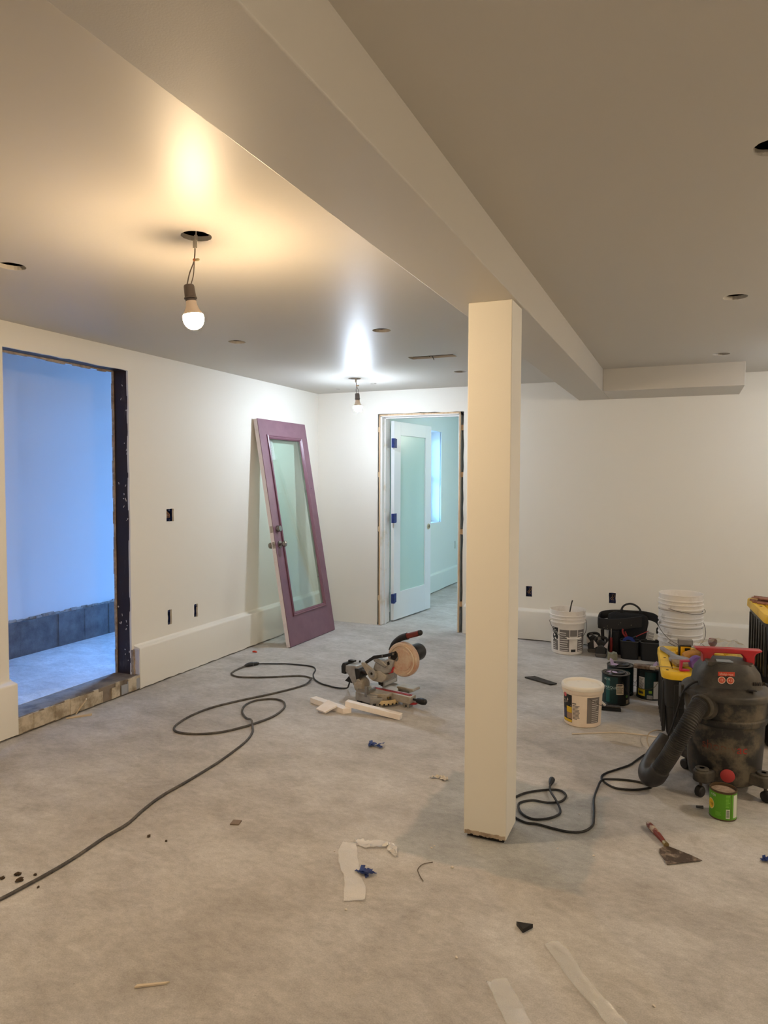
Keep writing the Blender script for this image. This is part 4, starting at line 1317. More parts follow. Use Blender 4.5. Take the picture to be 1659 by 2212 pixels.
# small things on the slab near the cans
o = MB().prism([(-.125, -.032), (.115, -.045), (.13, .012), (-.09, .045)], 0, .010, 'xy').build('flat_trowel_pad', mat('black_pad', (30, 28, 27), .7, col2=(60, 56, 52), nscale=30, bump=.5), bevel=.002)
o.location, o.rotation_euler = (-.945, 5.135, .001), (0, 0, math.radians(-25))
tag(o, 'flat black sanding pad lying on the floor behind the post', 'sanding pad')
t = thing('sanding_block', 'black sanding block on the floor between the tub and the cans', 'sanding block', (-.425, 4.665, 0), math.radians(8))
MB().span(-.075, .075, -.028, .028, 0, .016).build('pad', M_BLACK, t, bevel=.002)
MB().span(-.070, .070, -.016, .016, .016, .028).build('grip', mat('grey_block', (70, 64, 62), .6, col2=(120, 112, 104), nscale=20), t, bevel=.004)
o = MB().prism([(0, 0), (.075, 0), (.075, .055), (.045, .062), (.03, .05), (0, .06)], 0, .065, 'xz').build('gypsum_block', mat('greenish_plaster', (148, 146, 126), .9, col2=(120, 116, 96), nscale=14), bevel=.003)
o.location, o.rotation_euler = (-.555, 5.955, .001), (0, 0, math.radians(10))
tag(o, 'small pale broken plaster block in front of the tool bag', 'plaster block')
o = MB().tube(spline([(-.575, 4.115, .004), (-.46, 4.18, .004), (-.36, 4.235, .004), (-.25, 4.26, .004), (-.12, 4.262, .004)], 6), .0038, 6).build('white_cable', mat('white_cable', (206, 192, 172), .5))
tag(o, 'thin white cable lying straight across the floor beside the tub', 'cable')
o = MB().tube(spline([(-.09, 4.36, .010), (-.125, 4.30, .03), (-.16, 4.20, .04), (-.165, 4.10, .025), (-.13, 4.02, .006), (-.075, 3.97, .004)], 6), .0036, 6).build('beige_wire', mat('beige_wire', (168, 152, 130), .5))
tag(o, 'beige wire bowing up off the floor beside the vacuum hose', 'wire')


# ================================================================== TOTES
TOTEB = mat('black_tote', (20, 20, 20), .38, col2=(34, 33, 31), nscale=8)


def rrect(w, d, r, n=5):
    out = []
    for cx_, cy_, a in ((w / 2 - r, d / 2 - r, 0), (-w / 2 + r, d / 2 - r, PI / 2), (-w / 2 + r, -d / 2 + r, PI), (w / 2 - r, -d / 2 + r, 1.5 * PI)):
        out += [(cx_ + r * math.cos(a + PI / 2 * k / n), cy_ + r * math.sin(a + PI / 2 * k / n)) for k in range(n + 1)]
    return out


def tote(label, loc, rotz, W, D, hh, lid_mat=None):
    t = thing('storage_tote', label, 'storage tote', loc, rotz, 'black storage totes')
    LM = lid_mat or M_YELLOW
    lid_h = .045
    b = MB()
    rings = []
    for z, k in ((0, .84), (.01, .86), (hh * .45, .90), (hh * .46, .92), (hh - lid_h, .95), (hh - .01, .95)):
        rings.append([(x * k, y * k, z) for x, y in rrect(W, D, .06)])
    n = len(rings[0])
    vs_ = [p for r in rings for p in r]
    fs_ = [(j * n + i, j * n + (i + 1) % n, (j + 1) * n + (i + 1) % n, (j + 1) * n + i) for j in range(len(rings) - 1) for i in range(n)] + [tuple(range(n))]
    b.add(vs_, fs_)
    b.build('tote_body', TOTEB, t)
    for s_ in (-1, 1):
        for k in range(7):
            y = -D * .36 + D * .72 * k / 6
            MB().span(-.009, .009, -.013, .013, .02, hh - lid_h - .03).build('rib', TOTEB, t, bevel=.004).location = (s_ * W * .465, y, 0)
        for k in range(5):
            x = -W * .34 + W * .68 * k / 4
            MB().span(-.013, .013, -.009, .009, .02, hh - lid_h - .03).build('rib', TOTEB, t, bevel=.004).location = (x, s_ * D * .465, 0)
    # lid: rolled rim around a sunken tray
    rr = [(1.0, hh - lid_h), (1.005, hh - lid_h + .004), (1.0, hh - .008), (.985, hh)]
    rings = [[(x * k, y * k, z) for x, y in rrect(W, D, .06)] for k, z in rr]
    ins = lambda d_, z: [(x, y, z) for x, y in rrect(W - 2 * d_, D - 2 * d_, .05)]
    rings += [ins(.052, hh), ins(.058, hh - .006), ins(.066, hh - .034)]
    vs_ = [p for r in rings for p in r]
    fs_ = [(j * n + i, j * n + (i + 1) % n, (j + 1) * n + (i + 1) % n, (j + 1) * n + i) for j in range(len(rings) - 1) for i in range(n)]
    fs_ += [tuple(range((len(rings) - 1) * n, len(rings) * n))]
    lid = MB().add(vs_, fs_).build('lid', LM, t)
    for s_ in (-1, 1):
        for y in (-D * .28, -.075, .0, .075, D * .28):
            MB().span(-.020, .020, -.032, .032, hh - .036, hh - .004).build('lid_block', LM, lid, bevel=.006).location = (s_ * (W / 2 - .085), y, 0)
        for x in (-.09, .09):
            MB().span(-.05, .05, -.018, .018, hh - .036, hh - .008).build('lid_block', LM, lid, bevel=.006).location = (x, s_ * (D / 2 - .082), 0)
    for s_ in (-1, 1):
        for y in (-D * .44, 0, D * .44):
            MB().lathe([(0, .0005), (.0085, .0005), (.0085, .0009), (0, .0009)], 12, M=Matrix.Translation((s_ * (W / 2 - .030), y, hh))).build('lock_hole', M_DARK, lid)
    return t


BIN_A = (.125, 4.602)
tote('black tote with a tool-strewn yellow lid behind the vacuum', (*BIN_A, 0), math.radians(4.2), .50, .67, .392)
tote('upper yellow-lidded tote of the stack, topped with a bundle of sticks', (.640, 4.626, .372), math.radians(4.3), .50, .67, .372)
tote('all-black tote at the bottom of the two-tote stack', (.640, 4.626, 0), math.radians(4.3), .50, .67, .3705, TOTEB)
ROT_A = Matrix.Translation((*BIN_A, 0)) @ Matrix.Rotation(math.radians(4.2), 4, 'Z')
TRAY = .392 - .034


def on_a(x, y, z=TRAY):
    return ROT_A @ Vector((x, y, z))


# things on the near tote lid
p = Vector((-.029, 4.571, .404))
t = thing('wide_brush', 'wide flat brush with a plaster-smeared grey handle on the yellow lid', 'brush', p, math.radians(-68))
t.scale = (1.28, 1.28, 1.1)
MB().prism([(-.18, -.011), (-.02, -.014), (.025, -.045), (.06, -.048), (.06, .048), (.025, .045), (-.02, .014), (-.18, .011), (-.195, 0)], -.008, .008, 'xy').build('handle', mat('plastered_grey', (150, 150, 154), .7, col2=(110, 108, 110), nscale=20, bump=.4), t, bevel=.003)
MB().prism([(.06, -.046), (.135, -.052), (.140, .050), (.06, .046)], -.010, .006, 'xy').build('bristles', mat('tan_bristle', (150, 126, 88), .9, col2=(116, 94, 62), nscale=60, stretch=(1, 8, 1), bump=.6, bscale=60), t, bevel=.002)
p = Vector((.062, 4.625, TRAY + .045))
o = MB().ball((0, 0, 0), (.066, .050, .040), 22, 14, .10, random.Random(3)).ball((.055, .036, .010), (.046, .038, .036), 18, 12, .10, random.Random(4)).build('sponge', mat('tan_sponge', (176, 126, 62), .95, col2=(120, 78, 34), nscale=22, lo=.45, hi=.75, bump=1.0, bscale=40))
o.location, o.rotation_euler = p, (0, 0, .5)
tag(o, 'lumpy tan sponge lying on the yellow tote lid', 'sponge')
p = Vector((.020, 4.795, TRAY + .0015))
t = thing('boxed_battery', 'yellow and black battery in clear packaging standing on the yellow lid', 'battery', p, math.radians(12))
MB().span(-.032, .032, -.018, .018, 0, .070).build('battery_body', mat('battery_yellow', (224, 172, 24), .45), t, bevel=.005)
MB().span(-.034, .034, -.020, .020, .070, .078).build('battery_top', M_BLACK, t, bevel=.002)
MB().prism([(-.006, .060), (.024, .060), (.024, .042), (.015, .042), (.015, .024), (.008, .024), (.008, .042), (-.006, .042)], -.0195, -.018, 'xz').build('battery_mark', M_BLACK, t, smooth=0)
MB().span(-.040, -.032, -.020, .020, 0, .070).build('battery_side', M_BLACK, t, bevel=.002)
MB().span(-.041, .041, -.024, .024, .079, .112).build('clear_pack', film_mat('clear_pack', (214, 214, 216), (170, 170, 172), .22, .2, .08), t, smooth=0)
p = Vector((.165, 4.725, TRAY + .098))
o = MB()
rnd = random.Random(11)
gx, gy = 12, 8
for j in range(gy + 1):
    for i in range(gx + 1):
        u, v = i / gx, j / gy
        z = .052 * math.sin(PI * u) * math.sin(PI * (v * .9 + .05)) + (rnd.random() - .5) * .014
        if u > .7:
            z += (u - .7) * .09
        o.v.append(((u - .35) * .27, (v - .5) * .17, z))
for j in range(gy):
    for i in range(gx):
        a = j * (gx + 1) + i
        o.f.append((a, a + 1, a + gx + 2, a + gx + 1))
o = o.build('plastic_bag', film_mat('clear_bag', (250, 250, 250), (250, 250, 252), .06, .35, .05), smooth=0, recalc=False)
o.location, o.rotation_euler = p, (0, 0, .25)
tag(o, 'crumpled clear plastic bag behind the red vacuum handle', 'plastic bag')
p = Vector((.178, 4.835, TRAY + .0015))
o = MB().lathe([(0, 0), (.011, 0), (.011, .060), (.013, .075), (.022, .085), (.027, .098), (.027, .112), (.020, .124), (0, .128)], 16).build('red_capped_tube', mat('dark_red_cap', (112, 18, 22), .4))
o.location = p
tag(o, 'upright tube with a round dark red cap on the yellow lid', 'tube')
p = Vector((.155, 4.520, TRAY + .0015))
o = MB().prism([(-.06, 0), (.06, 0), (.06, .05), (.01, .078), (-.035, .066), (-.06, .03)], -.03, .03, 'xz').build('teal_case', mat('teal_plastic', (28, 84, 92), .45), bevel=.006)
o.location, o.rotation_euler = p, (0, 0, .3)
tag(o, 'teal plastic case behind the vacuum head on the yellow lid', 'case')
p = Vector((.150, 4.435, TRAY + .010))
o = MB().ball((0, 0, .035), (.058, .036, .035), 14, 8, .30, random.Random(5)).build('black_glove', mat('black_glove', (20, 20, 22), .8))
o.location = p
tag(o, 'crumpled black work glove behind the vacuum head', 'glove')
p = Vector((.062, 4.315, .3945))
t = thing('tape_dispenser', 'purple roll with a pink clip beside the vacuum head', 'tape dispenser', p, math.radians(20))
MB().lathe([(.012, -.022), (.038, -.024), (.042, -.016), (.042, .016), (.038, .024), (.012, .022)], 24, M=Matrix.Translation((.02, 0, .046)) @ Matrix.Rotation(PI / 2, 4, 'X')).build('roll', mat('purple_roll', (104, 70, 138), .6, col2=(80, 50, 108), nscale=20), t)
MB().lathe([(0, .0235), (.012, .0235), (.012, .0245), (0, .0245)], 16, M=Matrix.Translation((.02, 0, .046)) @ Matrix.Rotation(PI / 2, 4, 'X')).build('roll_core', mat('pale_core', (206, 190, 168), .6), t)
MB().prism([(-.075, .0), (-.022, .0), (-.022, .010), (-.065, .012), (-.060, .052), (-.022, .054), (-.022, .064), (-.072, .062)], -.012, .012, 'xz').build('clip', mat('pink_clip', (168, 28, 66), .45), t, bevel=.002)
p = Vector((-.045, 4.325, .396))
o = MB().tube(spline([(-.09, .01, 0), (-.03, .012, .003), (.04, 0, .004), (.09, -.02, .003)], 5), [.003] * 16, 6).build('wooden_splinter', mat('pale_splinter', (176, 156, 112), .7))
o.location = p
tag(o, 'thin wooden splinter lying across the near corner of the yellow lid', 'splinter')
# bundle of sticks on the upper tote
rnd = random.Random(21)
STK = mat('red_brown_stick', (122, 78, 66), .6, col2=(176, 136, 120), nscale=26, stretch=(6, 1, 6))
for k in range(10):
    lay, pos = k // 4, k % 4
    L_ = .20 + rnd.random() * .05
    o = MB().span(-.0065, .0065, -L_, L_, 0, .010).build('stick', STK, smooth=0, bevel=.001)
    o.location = (.610 + lay * .01, 4.64 + pos * .034 + lay * .02, .7452 + .0115 * lay)
    o.rotation_euler = (0, 0, math.radians((74, 63, 82)[lay] + rnd.random() * 4))
    tag(o, 'reddish brown stick in the bundle on the upper tote lid', 'stick', 'sticks bundled on the upper tote')


# ================================================================== SHOP VACUUM
def vacuum():
    VX, VY, RZ = .200, 3.725, math.radians(12)
    S = .85
    SC = Matrix.Diagonal((S, S, 1, 1))
    t = thing('shop_vacuum', 'dusty black wet and dry vacuum with red carry handle and ribbed hose', 'vacuum cleaner', (VX, VY, 0), RZ)
    TANK = mat('dusty_tank', (30, 29, 27), .42, col2=(102, 93, 78), nscale=8.5, lo=.46, hi=.60, detail=9, rough2=.9)
    HEAD = mat('dusty_head', (44, 42, 39), .55, col2=(98, 90, 78), nscale=5.0, lo=.42, hi=.74, detail=8)
    MB().lathe([(0, .052), (.172, .052), (.184, .060), (.190, .080), (.198, .20), (.204, .330), (.214, .338), (.216, .346), (.216, .362), (.208, .368), (.213, .380), (.218, .455), (.220, .462)], 56, cap=False).build('tank', TANK, t, smooth=40, M=SC)
    MB().lathe([(.218, .452), (.230, .455), (.233, .462), (.233, .480), (.228, .486), (.212, .490), (.195, .502), (.172, .508), (0, .510)], 56, cap=False).build('lid_rim', HEAD, t, smooth=40, M=SC)
    # motor head: rounded block, flat front
    rings = []
    for z, w, d, r in ((.505, .345, .300, .09), (.512, .340, .295, .09), (.535, .335, .285, .09), (.570, .318, .268, .085), (.590, .285, .245, .08), (.606, .262, .225, .075), (.612, .250, .212, .07)):
        rings.append([(x, y, z) for x, y in rrect(w, d, r, 6)])
    n = len(rings[0])
    vs_ = [p for r in rings for p in r]
    fs_ = [(j * n + i, j * n + (i + 1) % n, (j + 1) * n + (i + 1) % n, (j + 1) * n + i) for j in range(len(rings) - 1) for i in range(n)] + [tuple(range((len(rings) - 1) * n, len(rings) * n))]
    MB().add(vs_, fs_).build('motor_head', HEAD, t, smooth=40, M=SC)
    yF = -.146
    MB().prism([(-.125, .6), (.105, .608), (.105, .614), (-.02, .616), (-.06, .622), (-.12, .622)], -.10, .06, 'xz').build('switch_cover', HEAD, t, bevel=.004, M=SC)
    MB().prism([(-.075, -.095), (.01, -.095), (.0, -.05), (-.07, -.05)], .622, .626, 'xy').build('shiny_badge', mat('grey_badge', (150, 164, 178), .3), t, smooth=0, M=SC)
    lb = MB().prism([(-.068, .566), (.004, .568), (.004, .587), (-.068, .585)], -.1455 * S, -.1415 * S, 'xz').build('label', mat('orange_red_label', (196, 66, 44), .5), t, smooth=0)
    lb.rotation_euler = (0, 0, 0)

    def ftext(s_, size, x, z, y, m, parent):
        vs2, fs2 = text_mesh(s_, size)
        MB().add([(x + a, y, z + b) for a, b, _ in vs2], fs2).build('lettering', m, parent, smooth=0)

    pale = mat('label_pale', (226, 196, 176), .6)
    orange = mat('orange_ring', (196, 84, 56), .5)
    ftext('shop\u00b7vac', .0175, -.032, .576, -.1458 * S - .0006, pale, lb)
    for x, s_ in ((-.052, '12'), (-.014, '4.5')):
        rg = MB().lathe([(0, 0), (.0165, 0), (.0165, .002), (0, .002)], 24, M=Matrix.Translation((x, -.1440 * S, .547)) @ Matrix.Rotation(PI / 2, 4, 'X')).build('round_label', pale, t)
        MB().lathe([(0, 0), (.0135, 0), (.0135, .0006), (0, .0006)], 24, M=Matrix.Translation((x, -.1440 * S - .002, .547)) @ Matrix.Rotation(PI / 2, 4, 'X')).build('round_face', orange, rg)
        ftext(s_, .014, x, .547, -.1440 * S - .003, pale, rg)
    for k in range(7):
        MB().prism([(.098 + k * .010, .528), (.104 + k * .010, .528), (.103 + k * .010, .544), (.100 + k * .010, .544)], -.1435 + k * .002, -.1400 + k * .002, 'xz').build('vent_slot', M_DARK, t, smooth=0, M=SC)
    MB().box((.085, -.176, .5125), (.040, .026, .003)).build('switch_plate', M_DARK, t, smooth=0, M=SC)
    # red carry handle
    MB().prism([(-.172, .672), (-.172, .664), (-.140, .652), (-.132, .640), (-.132, .560), (-.090, .575), (-.088, .628), (-.068, .650), (.070, .650), (.092, .628), (.096, .575), (.138, .560), (.140, .640), (.150, .655), (.178, .664), (.178, .672)], -.028, .028, 'xz').build('carry_handle', M_REDP, t, bevel=.006, M=SC)
    # hose port and hose
    ang = math.radians(-44)
    pd = Vector((math.sin(ang), -math.cos(ang), 0))
    pc = pd * .205 * S + Vector((0, 0, .425))
    Tp = Matrix.Translation(pc) @ pd.to_track_quat('Z', 'Y').to_matrix().to_4x4()
    MB().lathe([(.060, 0), (.066, .004), (.064, .016), (.056, .020), (.056, .034), (.050, .040), (0, .040)], 28, M=Tp, cap=False).build('hose_port', M_BLACKDUST, t)
    Wi = (Matrix.Translation((VX, VY, 0)) @ Matrix.Rotation(RZ, 4, 'Z')).inverted()
    q0 = pc + pd * .02
    path = spline([q0, pc + pd * .060 + Vector((0, 0, .002))] + [Wi @ Vector(v_) for v_ in ((.045, 3.455, .385), (.008, 3.435, .315), (-.038, 3.44, .215), (-.082, 3.465, .125))], 22)
    rad = [.036 + (.0022 if (i % 4) < 2 else -.0012) for i in range(len(path))]
    # resample finely for the ribs
    hs = MB()
    fine = []
    acc = 0.0
    for i in range(len(path) - 1):
        m_ = 3
        for k in range(m_):
            fine.append(path[i].lerp(path[i + 1], k / m_))
    fine.append(path[-1])
    d_ = 0.0
    rr_ = []
    for i, p_ in enumerate(fine):
        if i:
            d_ += (p_ - fine[i - 1]).length
        rr_.append(.0370 + .0026 * math.cos(2 * PI * d_ / .0095))
    hs.tube(fine, rr_, 18).build('hose', mat('dusty_hose', (36, 34, 32), .6, col2=(70, 66, 60), nscale=7, lo=.45, hi=.75), t, smooth=80)
    cuff = spline([path[-4]] + [Wi @ Vector(v_) for v_ in ((-.100, 3.480, .088), (-.128, 3.520, .062), (-.138, 3.575, .072), (-.110, 3.640, .130), (-.062, 3.700, .205))], 6)
    MB().tube(cuff, [.039] + [.044] * (len(cuff) - 12) + [.043 - .0010 * k for k in range(11)], 18).build('hose_cuff', mat('smooth_cuff', (40, 38, 38), .5, col2=(70, 66, 62), nscale=8), t, smooth=80)
    # faded lettering on the tank, red roundel
    wr_ = Wrap(lambda z: S * (.190 + .014 * (z - .08) / .25))
    g_ = MB()
    wr_.text(g_, 'ac', .058, .200, .236, .0012, -.02)
    g_.build('lettering', mat('red_lettering', (152, 34, 26), .6), t, smooth=0)
    g_ = MB()
    wr_.text(g_, 'shop\u00b7v', .058, -.405, .240, .0012, -.02)
    g_.build('lettering', mat('faded_lettering', (112, 48, 38), .8, col2=(100, 90, 74), nscale=9, lo=.42, hi=.60), t, smooth=0)
    ra_ = -.16
    MB().lathe([(0, 0), (.031, 0), (.031, .010), (.027, .013), (0, .014)], 28, M=Matrix.Rotation(ra_, 4, 'Z') @ Matrix.Translation((0, -.186 * S, .110)) @ Matrix.Rotation(PI / 2, 4, 'X')).build('drain_roundel', mat('faded_red', (172, 54, 54), .6), t)
    # latches, castor feet with castors
    for s_ in (-1, 1):
        MB().box((s_ * .236 * S, 0, .452), (.016, .05, .07)).build('latch', M_REDP if s_ > 0 else M_BLACKDUST, t, bevel=.004)
    for a in (-140, -42, 42, 140):
        ra = math.radians(a)
        d2 = Vector((math.sin(ra), -math.cos(ra), 0))
        Tm = Matrix.Rotation(ra, 4, 'Z')
        foot = MB().prism([(-.055, -.165), (.055, -.165), (.040, -.262), (.015, -.275), (-.015, -.275), (-.040, -.262)], .070, .125, 'xy', M=Tm).build('castor_foot', M_BLACKDUST, t, bevel=.008, M=SC)
        MB().lathe([(.012, .125), (.030, .125), (.032, .130), (.028, .134), (.012, .134)], 20, M=Matrix.Translation(d2 * .235 * S), cap=False).build('tool_holder', M_BLACKDUST, foot)
        MB().lathe([(0, .045), (.007, .045), (.007, .075), (0, .075)], 10, M=Matrix.Translation(d2 * .245 * S)).build('castor_stem', M_WIRE, foot)
        MB().lathe([(0, -.016), (.020, -.016), (.026, -.010), (.026, .010), (.020, .016), (0, .016)], 20, M=Matrix.Translation(d2 * .252 * S + Vector((0, 0, .026))) @ Tm @ Matrix.Rotation(PI / 2, 4, 'Y')).build('castor_wheel', M_RUBBER, foot)
    # mains lead
    Wi = (Matrix.Translation((VX, VY, 0)) @ Matrix.Rotation(RZ, 4, 'Z')).inverted()
    lead = [(.10, 3.66, .512), (.055, 3.625, .512), (.012, 3.635, .46), (-.010, 3.69, .36), (-.035, 3.77, .24), (-.075, 3.86, .10), (-.12, 3.92, .03), (-.165, 3.955, .008), (-.20, 3.87, .006), (-.235, 3.775, .006), (-.29, 3.69, .006), (-.334, 3.625, .006), (-.351, 3.57, .007),
            (-.338, 3.512, .008), (-.28, 3.462, .006), (-.20, 3.474, .006), (-.14, 3.515, .006), (-.118, 3.546, .006), (-.15, 3.572, .006), (-.22, 3.578, .006), (-.300, 3.558, .006), (-.343, 3.50, .017), (-.356, 3.42, .006), (-.357, 3.30, .006), (-.345, 3.20, .006), (-.335, 3.10, .006), (-.333, 3.036, .006), (-.362, 2.972, .006), (-.415, 2.944, .006), (-.48, 2.946, .006), (-.553, 2.957, .006), (-.60, 2.95, .006), (-.66, 2.985, .006), (-.700, 3.06, .006), (-.705, 3.14, .006), (-.668, 3.225, .006), (-.62, 3.275, .006), (-.565, 3.315, .006), (-.515, 3.325, .007), (-.482, 3.285, .006), (-.492, 3.215, .006), (-.545, 3.172, .008), (-.615, 3.172, .006), (-.665, 3.118, .006), (-.640, 3.035, .006), (-.585, 2.995, .006), (-.525, 3.02, .006), (-.484, 3.075, .006), (-.482, 3.125, .008), (-.515, 3.198, .017), (-.548, 3.265, .017), (-.562, 3.315, .017), (-.566, 3.365, .014)]
    ld = MB().tube([Wi @ Vector(p_) for p_ in spline(lead, 5)], .0052, 8).build('power_lead', M_RUBBER, t)
    MB().tube([Wi @ Vector(p_) for p_ in ((-.566, 3.355, .014), (-.567, 3.372, .016), (-.567, 3.385, .018), (-.567, 3.405, .018))], [.007, .011, .014, .015], 10).build('plug', M_BLACK, ld)
    for dx_ in (-.006, .006):
        MB().tube([Wi @ Vector((-.567 + dx_, 3.404, .020)), Wi @ Vector((-.567 + dx_, 3.424, .021))], .0022, 6).build('plug_pin', M_STEEL, ld)


vacuum()

# ================================================================== GREEN CAN
gx_, gy_ = .182, 3.372
t = thing('food_can', 'opened green food can with yellow roundel standing before the vacuum', 'can', (gx_, gy_, 0), face_cam(gx_, gy_))
R, hh = .0545, .128
GRN = mat('green_label', (84, 150, 20), .42)
MB().lathe([(0, 0), (R, 0), (R + .0015, .002), (R + .0015, .005), (R, .007), (R, hh - .006), (R + .0018, hh - .004), (R + .0018, hh), (R - .002, hh), (R - .003, hh - .004), (R - .003, hh - .016), (0, hh - .016)], 40, cap=False).build('can_body', mat('worn_can_metal', (92, 74, 54), .45, metal=.5), t)
MB().lathe([(0, hh - .010), (R - .006, hh - .011), (R - .004, hh - .012)], 32, cap=False).build('contents', mat('dried_plaster', (172, 150, 130), .9, col2=(132, 110, 92), nscale=50, bump=.5), t)
wr = Wrap(R)
g = MB()
wr.patch(g, -1.9, .62, .004, hh - .009, .0005)
wr.patch(g, .66, 1.9, .004, hh - .009, .0005)
g.build('label', GRN, t)
g = MB()
wr.disc(g, -1.02, .062, .024, .0009, sx=.8)
g.build('roundel_border', mat('cream_print', (214, 206, 150), .5), t, smooth=0)
g = MB()
wr.disc(g, -1.02, .062, .021, .0012, sx=.8)
g.build('roundel', mat('yellow_print', (226, 182, 30), .5), t, smooth=0)
g = MB()
wr.text(g, 'ng', .018, -.92, .064, .0016)
for k in range(9):
    wr.patch(g, .27, .49, .018 + k * .0036, .0198 + k * .0036, .0013)
g.build('dark_print', mat('dark_print', (48, 44, 40), .5), t, smooth=0)
g = MB()
wr.text(g, 'rds', .020, -.78, .107, .0009)
wr.patch(g, .23, .53, .013, .054, .0009)
wr.patch(g, .84, 1.32, .014, hh - .014, .0009)
g.build('white_print', mat('white_print', (206, 210, 196), .5), t, smooth=0)
g = MB()
wr.lines(g, .20, .56, .062, .118, 9, .5, .0009)
wr.lines(g, -.55, -.05, .020, .040, 5, .4, .0009)
g.build('pale_green_print', mat('pale_green_print', (122, 182, 62), .5), t, smooth=0)
o = MB().tube([(0, 0, .005), (.03, .003, .006)], [.005, .007], 8).build('black_bit', M_BLACK)
o.location = (.075, 3.405, .0025)
tag(o, 'short black peg on the floor beside the green can', 'peg')

# ================================================================== PUTTY KNIFE
kA, kB = Vector((-.115, 3.130, 0)), Vector((-.040, 2.985, 0))
d = (kB - kA).normalized()
t = thing('putty_knife', 'worn wide putty knife with red handle lying on the floor', 'putty knife', (-.040, 2.985, .004), math.atan2(d.y, d.x))
hp = [(-.165, 0, .012), (-.155, 0, .012), (-.12, 0, .013), (-.08, 0, .012), (-.04, 0, .010), (-.015, 0, .007)]
MB().tube(hp, [.009, .0125, .0135, .012, .0105, .009], 10).build('handle', mat('worn_red_handle', (116, 48, 36), .6, col2=(188, 172, 152), nscale=24, lo=.52, hi=.62), t)
MB().lathe([(0, -.018), (.0105, -.018), (.0110, .002), (0, .004)], 14, M=Matrix.Translation((0, 0, .007)) @ Matrix.Rotation(PI / 2, 4, 'Y')).build('ferrule', mat('brass_ferrule', (150, 132, 92), .4, metal=.7), t)
MB().prism([(0, -.010), (.016, -.036), (.045, -.050), (.100, -.055), (.1295, -.060), (.1105, .090), (.075, .070), (.025, .030), (0, .010)], -.0005, .0012, 'xy').build('blade', mat('crusted_blade', (84, 70, 60), .55, metal=.4, col2=(178, 160, 142), nscale=22, lo=.50, hi=.72), t, smooth=0)

# ================================================================== LITTER ON THE FLOOR
def strip(name, label, cat, pts, width, m, seed, wob=.006, lift=.006, group=None, n=4, tw=0.0):
    """crinkled ribbon lying along pts"""
    rnd_ = random.Random(seed)
    P = spline([(a, b, 0) for a, b in pts], n)
    b_ = MB()
    c_ = 5
    w_ = width if isinstance(width, list) else [width] * len(pts)
    for i, p_ in enumerate(P):
        tdir = (P[min(i + 1, len(P) - 1)] - P[max(i - 1, 0)]).normalized()
        s_ = Vector((-tdir.y, tdir.x, 0))
        f = i / (len(P) - 1) * (len(w_) - 1)
        k0 = int(min(f, len(w_) - 2)) if len(w_) > 1 else 0
        ww = w_[k0] + (w_[min(k0 + 1, len(w_) - 1)] - w_[k0]) * (f - k0)
        for k in range(c_):
            q = (k / (c_ - 1) - .5)
            z = .002 + abs(rnd_.gauss(0, lift)) + (abs(q) > .4) * lift * .4
            v_ = p_ + s_ * (q * ww + rnd_.gauss(0, wob * .3)) + tdir * rnd_.gauss(0, wob * .3)
            b_.v.append((v_.x, v_.y, min(z, .03)))
    for i in range(len(P) - 1):
        for k in range(c_ - 1):
            a = i * c_ + k
            b_.f.append((a, a + 1, a + c_ + 1, a + c_))
    cen = sum((Vector(v_) for v_ in b_.v), Vector()) / len(b_.v)
    cen.z = 0
    b_.v = [tuple(Vector(v_) - cen) for v_ in b_.v]
    o_ = b_.build(name, m, smooth=40, recalc=False)
    o_.location = cen
    return tag(o_, label, cat, group)


FILM = film_mat('clear_tape', (252, 251, 250), (252, 250, 246), .38, .5, .15, nscale=120)
FILM2 = film_mat('milky_tape', (252, 250, 248), (250, 246, 240), .60, .45, .2, nscale=140)
strip('tape_strip', 'long crinkled clear tape bent at a corner, lying before the post', 'tape', [(-1.035, 2.155), (-1.060, 2.215), (-1.105, 2.285), (-1.165, 2.375), (-1.205, 2.450), (-1.218, 2.500)], [.075, .080, .06, .075, .070, .055], FILM2, 1, .006, .004)
strip('tape_strip', 'twisted clear tape tail pointing at the post', 'tape', [(-1.205, 2.515), (-1.150, 2.515), (-1.105, 2.535), (-1.060, 2.545), (-1.040, 2.515), (-1.010, 2.480)], [.02, .050, .060, .022, .045, .008], FILM2, 2, .008, .006)
strip('tape_strip', 'long straight strip of clear tape crossing the floor at the front', 'tape', [(-.362, 2.205), (-.315, 2.150), (-.270, 2.085), (-.205, 2.010), (-.143, 1.941), (-.08, 1.86), (.0, 1.76)], [.050, .055, .054, .052, .054, .056, .056], FILM, 3, .003, .0035)
strip('tape_strip', 'short wide strip of clear tape at the very front of the floor', 'tape', [(-.482, 1.972), (-.455, 1.935), (-.425, 1.890), (-.386, 1.835), (-.32, 1.74)], [.066, .064, .066, .066, .068], FILM, 4, .003, .0035)
strip('paper_scrap', 'small twisted white paper scrap between the post and the saw', 'paper scrap', [(-1.130, 3.215), (-1.100, 3.235), (-1.078, 3.245), (-1.060, 3.230), (-1.040, 3.225)], [.018, .016, .012, .05, .012], mat('white_paper', (208, 198, 182), .8), 5, .006, .006)


